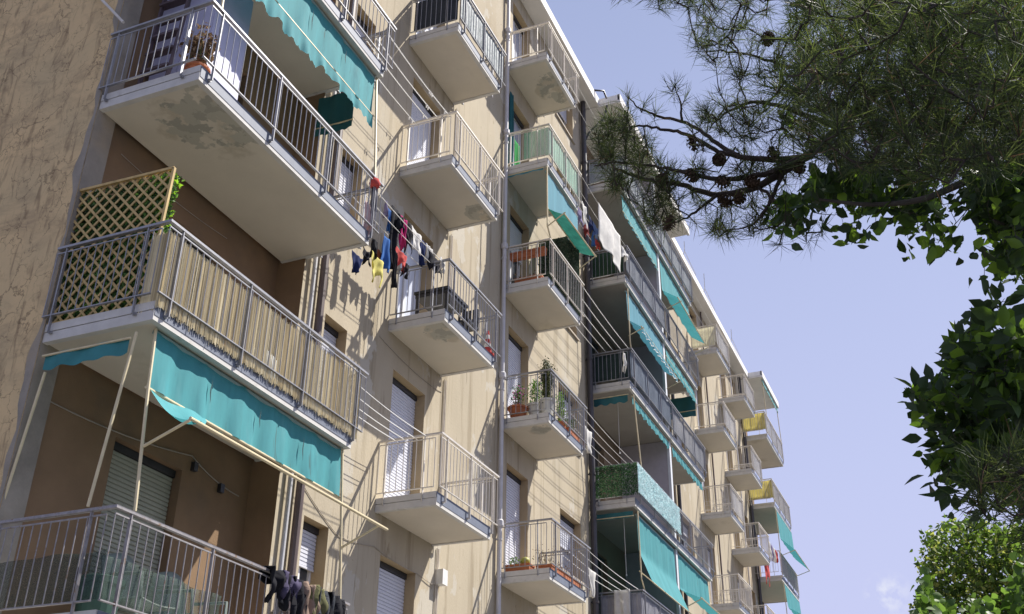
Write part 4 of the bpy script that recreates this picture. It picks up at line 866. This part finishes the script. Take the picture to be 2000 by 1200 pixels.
# cloths hung outside small window, low mesh fence panels on the far small balconies
for k in (3, 4):
    f = MB(); 
    for i in range(9): f.tube([(35.12, 7.1+i*.1, top(k)), (35.12, 7.1+i*.1, top(k)+.42)], .005, 4, False)
    for z in (.14, .28, .42): f.tube([(35.12, 7.1, top(k)+z), (35.12, 7.95, top(k)+z)], .005, 4, False)
    tag(f.build('mesh_fence', GREYL), ['low wire mesh panel inside the lowest small far balcony', 'low wire mesh panel inside the small far balcony above the lowest one'][k-3], 'mesh panel')
f = MB(); f.tube([(24.3, 7.5, zb(4)-.02), (24.3, 7.5, zb(4)-1.45)], .006, 5); f.lathe((24.3, 7.5, zb(4)-1.5), [(.0, 0), (.02, .01), (.015, .05), (0, .06)], 8); tag(f.build('pull_cord', WIRE), 'white pull cord hanging from the ceiling above the leaf screen', 'cord')
f = MB(); f.tube([(24.25, 7.45, zb(3)-.02), (24.3, 7.45, zb(3)-1.45)], .007, 5); f.lathe((24.3, 7.45, zb(3)-1.5), [(.0, 0), (.02, .01), (.015, .05), (0, .06)], 8); tag(f.build('pull_cord', WIRE), 'white crank rod hanging under the leaf screened balcony', 'cord')
# ------------------------------------------------------------------ vegetation
rg = np.random.default_rng(11)
def inpoly(x, y, P):
    c = False; j = len(P)-1
    for i in range(len(P)):
        if (P[i][1] > y) != (P[j][1] > y) and x < (P[j][0]-P[i][0])*(y-P[i][1])/(P[j][1]-P[i][1])+P[i][0]: c = not c
        j = i
    return c
def sample(P, n, d0, d1):
    xs = [p[0] for p in P]; ys = [p[1] for p in P]; out = []
    while len(out) < n:
        x = rg.uniform(min(xs), max(xs)); y = rg.uniform(min(ys), max(ys))
        if inpoly(x, y, P): out.append(atd(x, y, rg.uniform(d0, d1)))
    return out
def quads_mesh(name, V, F, mats, mi, parent, smooth=False):
    me = bpy.data.meshes.new(name); g = org(parent); V = V-np.array(g)
    me.vertices.add(len(V)); me.vertices.foreach_set('co', V.astype(np.float32).ravel())
    n = F.shape[1]; me.loops.add(F.size); me.loops.foreach_set('vertex_index', F.astype(np.int32).ravel())
    me.polygons.add(len(F)); me.polygons.foreach_set('loop_start', np.arange(0, F.size, n, dtype=np.int32))
    for q in mats: me.materials.append(q)
    me.polygons.foreach_set('material_index', mi.astype(np.int32)); me.update(calc_edges=True)
    o = bpy.data.objects.new(name, me); COL.objects.link(o); o.parent = parent; return o
def unit(a): return a/np.maximum(1e-9, np.linalg.norm(a, axis=-1, keepdims=True))
def needles(tips, dirs, length, per, width):
    """star-like fans of long thin needles at the twig tips"""
    T = np.array([tuple(t) for t in tips]); D = unit(np.array([tuple(d) for d in dirs])); n = len(T)
    T = np.repeat(T, per, 0); D = np.repeat(D, per, 0); L = np.repeat(np.array(length), per)*rg.uniform(.75, 1.15, n*per)
    base = T-D*rg.uniform(0, .07, (n*per, 1))
    rv = unit(rg.normal(size=(n*per, 3))); a = unit(D*rg.uniform(.15, 1.1, (n*per, 1))+rv*.9)
    a[:, 2] -= .12; a = unit(a)
    side = unit(np.cross(a, rg.normal(size=a.shape)))*width
    bend = unit(rg.normal(size=a.shape))*L[:, None]*.06
    mid = base+a*L[:, None]*.55+bend; tip = base+a*L[:, None]
    V = np.stack([base-side*.5, base+side*.5, mid+side*.5, mid-side*.5, tip], 1).reshape(-1, 3)
    k = np.arange(n*per)[:, None]*5
    F = np.concatenate([k+np.array([0, 1, 2, 3]), k+np.array([3, 2, 4, 4])], 0)
    return V, F
def grow(nodes, tips, step=.16, sag=.04):
    """connect every tip to the closest part of the branch network; returns twig polylines"""
    N_ = [np.array(tuple(p)) for p in nodes]; A = np.array(N_); done = []
    T = np.array([tuple(t) for t in tips]); d0 = np.array([np.min(((A-t)**2).sum(1)) for t in T]); order = np.argsort(d0); dirs = [None]*len(tips)
    for i in order:
        t = T[i]; dd = ((A-t)**2).sum(1); j = int(np.argmin(dd)); p = A[j]; L = math.sqrt(dd[j]); m_ = max(2, int(L/step)+1)
        pts = []; off = rg.normal(size=3)*L*.10
        for q in range(m_+1):
            u = q/m_; pts.append(p+(t-p)*u+off*math.sin(math.pi*u)+np.array((0, 0, -sag*math.sin(math.pi*u))))
        done.append(pts); d = pts[-1]-pts[-2]; dirs[i] = d/max(1e-6, np.linalg.norm(d)); A = np.vstack([A, np.array(pts[1:])])
    return done, dirs
def limb_pts(L, n=6):
    P = [atd(*p) for p in L]; out = []
    for i in range(len(P)-1):
        p0 = P[max(0, i-1)]; p1 = P[i]; p2 = P[i+1]; p3 = P[min(len(P)-1, i+2)]
        for k in range(n):
            t = k/n; out.append(.5*((2*p1)+(p2-p0)*t+(2*p0-5*p1+4*p2-p3)*t*t+(3*p1-p0-3*p2+p3)*t**3))
    out.append(P[-1]); return out
BARK = mat('pine_bark', (.055, .042, .035), .95, var=.35, scale=14, bump=.6, bscale=25)
NEED = [mat('pine_needle', (.028, .042, .018), .75, var=.3, scale=3, trans=.2, col2=(.07, .11, .02)), mat('pine_needle_light', (.06, .08, .03), .75, var=.3, scale=3, trans=.3, col2=(.17, .22, .05)), mat('pine_needle_dry', (.16, .10, .05), .6, var=.3, scale=3, trans=.2)]
pine = thing('pine_tree', (atd(2330, 700, 6.6).x, atd(2330, 700, 6.6).y, 0), 'long needled pine whose branches with cones reach in from the upper right', 'pine tree')
TB = Vector(pine.location)
TT = atd(2330, 60, 6.8)
tr_pts = [TB, TB+Vector((.05, .1, 2)), TB+Vector((-.05, .05, 3.6)), Vector((TT.x, TT.y, TT.z)), Vector((TT.x+.1, TT.y+.1, TT.z+1.1))]
b = MB(); b.tube(tr_pts, [.24, .21, .18, .14, .05], 12); b.build('trunk', BARK, pine, smooth=True)
LIMBS = [
 [(2330, 60, 6.8), (2150, -40, 6.2), (2000, 30, 6), (1870, 85, 5.9), (1790, 130, 5.8), (1700, 190, 5.8), (1640, 250, 5.7), (1590, 295, 5.7), (1530, 335, 5.6), (1480, 365, 5.6), (1400, 380, 5.6), (1330, 362, 5.6), (1260, 350, 5.6), (1200, 330, 5.6)],
 [(1590, 295, 5.7), (1540, 320, 5.6), (1480, 343, 5.5), (1400, 350, 5.4), (1330, 335, 5.4), (1280, 325, 5.4), (1200, 318, 5.4), (1160, 325, 5.4)],
 [(1570, 308, 5.7), (1500, 312, 5.6), (1440, 305, 5.6), (1395, 293, 5.6), (1340, 262, 5.6), (1290, 252, 5.6), (1240, 248, 5.6), (1180, 265, 5.5)],
 [(1440, 305, 5.6), (1400, 280, 5.7), (1350, 245, 5.8), (1290, 228, 5.9), (1250, 212, 5.9), (1228, 190, 5.9)],
 [(1330, 238, 5.8), (1328, 200, 5.8), (1318, 168, 5.8)],
 [(1870, 85, 5.9), (1780, 40, 5.8), (1700, 5, 5.8), (1600, -15, 5.8), (1500, -5, 5.8), (1400, -25, 5.8), (1300, -20, 5.8), (1215, -12, 5.8)],
 [(1700, 190, 5.8), (1620, 150, 5.9), (1540, 130, 6), (1450, 105, 6), (1380, 100, 6)],
 [(1640, 250, 5.7), (1560, 220, 5.8), (1480, 200, 5.9), (1420, 220, 5.9), (1385, 255, 5.9)],
 [(1530, 335, 5.6), (1500, 400, 5.5), (1470, 440, 5.5), (1420, 450, 5.5)],
 [(1400, 380, 5.6), (1350, 420, 5.5), (1310, 440, 5.5)],
 [(1480, 365, 5.6), (1540, 420, 5.4), (1575, 455, 5.4)],
 [(2330, 60, 6.8), (2150, 200, 5.6), (2000, 180, 5), (1900, 180, 4.8), (1800, 230, 4.7), (1760, 300, 4.7), (1700, 330, 4.8)],
 [(2330, 400, 6.6), (2120, 380, 5), (1980, 300, 4.6), (1900, 290, 4.5), (1850, 325, 4.5)],
 [(2330, 900, 6.5), (2150, 900, 5), (2040, 910, 3.7), (1970, 930, 3.6), (1910, 950, 3.6)],
 [(2150, -40, 6.2), (2000, -30, 5), (1900, 20, 4.6), (1850, 60, 4.6)]]
RAD = [.040, .018, .018, .014, .008, .026, .016, .016, .012, .010, .009, .035, .026, .018, .022]
nodes = []
for L, r_ in zip(LIMBS, RAD):
    P = limb_pts(L); nodes += P; n = len(P); b = MB()
    b.tube([p+Vector(rg.normal(size=3)*.0025) for p in P], [r_*(1-.82*i/(n-1)) for i in range(n)], 8); b.build('branch', BARK, pine, smooth=True)
PD = [(1560, -20), (2020, -20), (2020, 330), (1880, 345), (1750, 335), (1650, 330), (1560, 300), (1510, 180)]
PD2 = [(1640, -20), (2020, -20), (2020, 330), (1880, 345), (1700, 335), (1640, 300), (1700, 150)]
PM = [(1370, -20), (1560, -20), (1510, 180), (1560, 300), (1560, 440), (1440, 455), (1350, 450), (1300, 400), (1260, 330), (1330, 260), (1400, 170), (1350, 60)]
PL_ = [(1160, 245), (1215, 205), (1260, 260), (1310, 340), (1325, 440), (1290, 450), (1235, 400), (1170, 330)]
tips = sample(PD, 760, 5.0, 6.9)+sample(PD, 230, 3.4, 4.9)+sample(PM, 215, 5.2, 6.4)+sample(PL_, 105, 5.3, 5.9)+sample(PD2, 330, 5.2, 6.6)
tips += sample([(1200, -40), (1400, -40), (1400, 20), (1210, 5)], 22, 5.6, 6.0)
tips += sample([(1910, 870), (2020, 850), (2020, 1060), (1960, 1010), (1890, 960)], 26, 3.5, 4.2)
tips += sample([(2020, -320), (2560, -360), (2600, 380), (2300, 480), (2020, 300)], 420, 5.2, 7.8)
tips += [atd(*p) for p in [(1225, 185, 5.9), (1318, 158, 5.8), (1303, 168, 5.8), (1376, 205, 5.9), (1570, 458, 5.4), (1515, 477, 5.4), (1608, 430, 5.4), (1395, 445, 5.5), (1298, 18, 5.8), (1358, 48, 5.9), (1380, 95, 6), (1260, 200, 5.9), (1185, 300, 5.5), (1160, 260, 5.5), (1420, 450, 5.5), (1860, 333, 4.5), (1280, 215, 5.9), (1340, 190, 5.8)]]
tw, dirs = grow([p for p in nodes], tips)
b = MB()
for pts in tw: n = len(pts); b.tube(pts, [.0048*(1-.6*i/(n-1)) for i in range(n)], 4, False)
b.build('twigs', BARK, pine)
lens = [(.125 if (t-CAM).length < 5 else .105) for t in tips]
# extra whorls a little way down each twig
t2 = []; dr2 = []
for pts, i in zip(tw, range(len(tw))):
    for q in pts[1:-1]:
        if rg.random() < .45: t2.append(q); d = pts[-1]-pts[0]; dr2.append(d/max(1e-6, np.linalg.norm(d)))
nw = np.array([.0030 if (t-CAM).length < 5 else .0022 for t in tips]); V1, F1 = needles(tips, dirs, lens, 30, np.repeat(nw, 30)[:, None]); V2, F2 = needles(t2, dr2, [.09]*len(t2), 11, .0020)
V = np.vstack([V1, V2]); F = np.vstack([F1, F2+len(V1)])
# split quads and tip triangles
q4 = F[F[:, 2] != F[:, 3]]; q4 = F[[i for i in range(len(F)) if F[i, 2] != F[i, 3]]]; q3 = F[F[:, 2] == F[:, 3]][:, :3]
mi_t = rg.choice([0, 0, 0, 1, 1, 2], size=len(V)//5, p=[.26, .22, .2, .16, .12, .04])
o = quads_mesh('needles', V, q4, NEED, mi_t[q4[:, 0]//5], pine)
q3r = q3.copy(); o = quads_mesh('needle_tips', V, q3r, NEED, mi_t[q3r[:, 0]//5], pine)
CONE = mat('pine_cone_scales', (.075, .045, .028), .8, var=.4, scale=30, bump=.3)
for cx, cy, d in [(1292, 352, 5.5), (1350, 342, 5.4), (1410, 355, 5.4), (1468, 355, 5.4), (1417, 393, 5.5), (1445, 385, 5.5), (1307, 435, 5.4), (1353, 278, 5.6), (1405, 312, 5.5), (1510, 300, 5.6), (1560, 325, 5.5), (1500, 75, 5.6), (1680, 40, 5.3), (1800, 30, 5.2)]:
    c0 = atd(cx, cy, d); ax = Vector(rg.normal(size=3)*.5+np.array((0, 0, -1))).normalized(); e1 = ax.orthogonal().normalized(); e2 = ax.cross(e1); b = MB(); Lc = .075
    for i in range(46):
        t = i/45; ph = i*2.39996; rr = .027*math.sin(math.pi*(.12+.83*t))**.8; o_ = (e1*math.cos(ph)+e2*math.sin(ph)); s_ = (e2*math.cos(ph)-e1*math.sin(ph)); p = c0+ax*(t-.5)*Lc+o_*rr*.55; q = p+o_*rr*.75+ax*.004
        b.quad(p-s_*.003, q-s_*.010, q+ax*.009, q+s_*.010, p+s_*.003)
    b.tube([c0-ax*Lc*.5, c0, c0+ax*Lc*.5], [.008, .02, .006], 7); b.build('pine_cone', CONE, pine)

def leaves(pts, dirs, size, asp=.5, fold=.1, droop=.35, k=1):
    P = np.array([tuple(p) for p in pts]); n = len(P); D = np.array([tuple(d) for d in dirs]); a = unit(D+rg.normal(size=(n, 3))*.55+np.array((0, 0, -droop)))
    nn = unit(np.cross(a, rg.normal(size=(n, 3)))+np.array((0, 0, .35))); s = unit(np.cross(a, nn)); nn = np.cross(s, a); S_ = (size*rg.uniform(.5, 1.3, n))[:, None]; w = S_*asp*.5
    rows = [P, P+a*S_*.28+s*w*.9+nn*S_*fold, P+a*S_*.58+s*w+nn*S_*fold, P+a*S_*.84+s*w*.45+nn*S_*fold*.3, P+a*S_*1.05-nn*S_*.05, P+a*S_*.84-s*w*.45+nn*S_*fold*.3, P+a*S_*.58-s*w+nn*S_*fold, P+a*S_*.28-s*w*.9+nn*S_*fold, P+a*S_*.5]
    V = np.stack(rows, 1).reshape(-1, 3); k = np.arange(n)[:, None]*9
    F = np.concatenate([k+np.array([0, 1, 2, 8]), k+np.array([8, 2, 3, 4]), k+np.array([8, 4, 5, 6]), k+np.array([0, 8, 6, 7])], 0)
    return V, F
def leafy(name, label, cat, limbs, rads, pts, size, mats, trunk, trad, bark, per=5, spread=.05, asp=.55, pw=(.6, .3, .1), droop=.35, sag=.03):
    t = thing(name, (trunk[0][0], trunk[0][1], 0), label, cat); b = MB(); b.tube(trunk, [trad*(1-.6*i/(len(trunk)-1)) for i in range(len(trunk))], 10); b.build('trunk', bark, t, smooth=True)
    nodes = []; b = MB()
    for L, r_ in zip(limbs, rads):
        P = limb_pts(L); n = len(P); nodes += P; b.tube(P, [r_*(1-.8*i/(n-1)) for i in range(n)], 7)
    tw, dirs = grow(nodes, pts, sag=sag)
    for q in tw: n = len(q); b.tube(q, [max(.0015, size*.03)*(1-.6*i/(n-1)) for i in range(n)], 4, False)
    b.build('branches', bark, t)
    LP = []; LD = []
    for q, d in zip(tw, dirs):
        d = np.array(d); L_ = min(.42*size/.09, float(np.linalg.norm(q[-1]-q[0]))); sd_ = unit(np.cross(d, rg.normal(size=3)))
        for j in range(per):
            u = j/max(1, per-1); off = rg.normal(size=3)*spread*.35; sg = (1, -1)[j % 2]
            LP.append(q[-1]-d*L_*u*.8+off+sd_*sg*size*.12); LD.append(d*(1.2 if j == 0 else .55)+sd_*sg*(0 if j == 0 else 1.0)+off)
    V, F = leaves(LP, LD, size, asp, droop=droop); mi = rg.choice(len(mats), size=len(LP), p=pw)
    quads_mesh('foliage', V, F, mats, np.tile(mi, 4), t); return t
BK2 = mat('smooth_bark', (.07, .06, .05), .9, var=.3, scale=8, bump=.4)
LV1 = [leafmat('broad_leaf_dark', (.035, .06, .026), .28, (.06, .12, .02)), leafmat('broad_leaf', (.05, .09, .028), .38, (.13, .24, .02)), leafmat('broad_leaf_backlit', (.10, .17, .03), .5, (.28, .46, .04))]
B1 = [(1590, 345), (1640, 335), (1760, 330), (1840, 335), (1835, 385), (1820, 410), (1815, 440), (1775, 450), (1745, 420), (1665, 425), (1640, 405), (1590, 395), (1550, 400)]
B2 = [(1888, 330), (2020, 320), (2020, 545), (1970, 520), (1930, 455), (1895, 400)]
B3 = [(1800, 775), (1850, 745), (1868, 665), (1905, 650), (1935, 632), (2020, 650), (2020, 1000), (1930, 950), (1860, 920), (1845, 880), (1865, 840), (1815, 795)]
B0 = [(1500, 200), (2020, 150), (2020, 340), (1600, 340)]
pt = sample(B1, 105, 5.0, 6.0)+sample(B2, 150, 4.6, 5.6)+sample(B3, 270, 4.1, 5.1)+sample([(1500, 405), (1570, 395), (1580, 425), (1520, 435)], 12, 5.2, 5.8)+sample(B0, 50, 6.9, 7.6)
pt += [atd(*p) for p in [(1795, 772, 4.2), (1800, 790, 4.2), (1825, 870, 4.3), (1835, 905, 4.3), (1850, 400, 4.8), (1850, 450, 4.8), (1830, 470, 4.8), (1945, 590, 4.2), (1965, 590, 4.3), (1923, 490, 4.4), (1835, 830, 4.3), (1875, 655, 4.3)]]
pt += [atd(x, y, 4.2+rg.random()*.5) for x, y in [(1785, 752), (1812, 762), (1838, 742), (1872, 700), (1862, 668), (1898, 622), (1912, 610), (1940, 592), (1962, 583), (1815, 905), (1828, 935), (1850, 955), (1806, 862), (1842, 845), (1885, 980), (1910, 1000)]]
pt += sample([(2030, 320), (2550, 250), (2600, 1000), (2300, 1100), (2030, 960)], 260, 4.8, 6.6)
pt += [atd(x, y, 5.0+rg.random()*.6) for x, y in [(1852, 398), (1842, 455), (1838, 472), (1812, 470), (1775, 472), (1740, 436), (1700, 440), (1672, 452), (1648, 442), (1600, 418), (1562, 426), (1532, 414), (1925, 480), (1948, 515)]]
q = atd(2450, 700, 6.0)
leafy('broadleaf_tree', 'dark broadleaf tree with pointed leaves hanging down the right edge', 'tree',
      [[(2450, 300, 6.4), (2200, 300, 5.6), (2000, 320, 5.2), (1900, 350, 5.1), (1800, 390, 5), (1700, 400, 5), (1600, 390, 5)], [(2200, 300, 5.6), (2080, 400, 5), (1990, 440, 4.8), (1940, 430, 4.7)],
       [(2450, 800, 6), (2200, 820, 5.2), (2030, 780, 4.6), (1940, 720, 4.5), (1910, 680, 4.4)], [(2200, 820, 5.2), (2050, 850, 4.6), (1950, 830, 4.5), (1870, 790, 4.4), (1820, 780, 4.3)], [(2100, 850, 4.8), (1980, 930, 4.4), (1890, 910, 4.4)]],
      [.03, .02, .03, .022, .018], pt, .07, LV1, [(q.x, q.y, 0), (q.x, q.y, q.z), tuple(atd(2450, 100, 6.8))], .16, BK2, per=7, spread=.05, asp=.56, pw=(.47, .33, .20))
# distant sunlit tree and the bright round leaved one in front of it
T2 = [(1795, 1080), (1815, 1045), (1840, 1022), (1890, 1012), (1960, 1025), (2120, 1040), (2160, 1260), (1800, 1260), (1790, 1200), (1805, 1120)]
LV2 = [leafmat('linden_leaf_dark', (.05, .085, .02), .3, (.10, .18, .02)), leafmat('linden_leaf', (.11, .17, .03), .35, (.2, .33, .04)), leafmat('linden_bract', (.30, .33, .08), .4, (.45, .5, .1))]
q = atd(2010, 1250, 24)
leafy('linden_tree', 'sunlit yellow green linden crown low at the right edge', 'tree', [[(2010, 1260, 24), (1960, 1180, 23.5), (1900, 1100, 23.5)], [(2010, 1260, 24), (1900, 1200, 24.5), (1830, 1150, 24)], [(2010, 1240, 24), (2020, 1150, 24), (2000, 1060, 24)]],
      [.12, .1, .1], sample(T2, 1500, 22.6, 25.6), .12, LV2, [(q.x, q.y, 0), (q.x, q.y, q.z)], .25, BK2, per=9, spread=.14, pw=(.45, .38, .17), sag=.05)
T3 = [(1785, 1195), (1795, 1135), (1815, 1150), (1850, 1180), (1890, 1188), (1915, 1165), (1950, 1195), (1975, 1130), (2000, 1085), (2040, 1080), (2060, 1290), (1790, 1290)]
LV3 = [leafmat('round_leaf', (.06, .115, .02), .35, (.12, .22, .03)), leafmat('round_leaf_bright', (.10, .18, .03), .4, (.2, .34, .05)), leafmat('round_leaf_shade', (.045, .10, .015), .3, (.1, .2, .02))]
q = atd(1990, 1400, 10)
leafy('judas_tree', 'bright green round leaved branch tips at the bottom right corner', 'tree', [[(1990, 1400, 10), (1930, 1280, 9.8), (1850, 1230, 9.7), (1800, 1170, 9.6)], [(1990, 1400, 10), (2000, 1260, 9.8), (2010, 1120, 9.6)]],
      [.05, .05], sample(T3, 230, 9.2, 10.3), .085, LV3, [(q.x, q.y, 0), (q.x, q.y, q.z)], .12, BK2, per=5, spread=.07, asp=.95, pw=(.42, .4, .18), droop=.6)
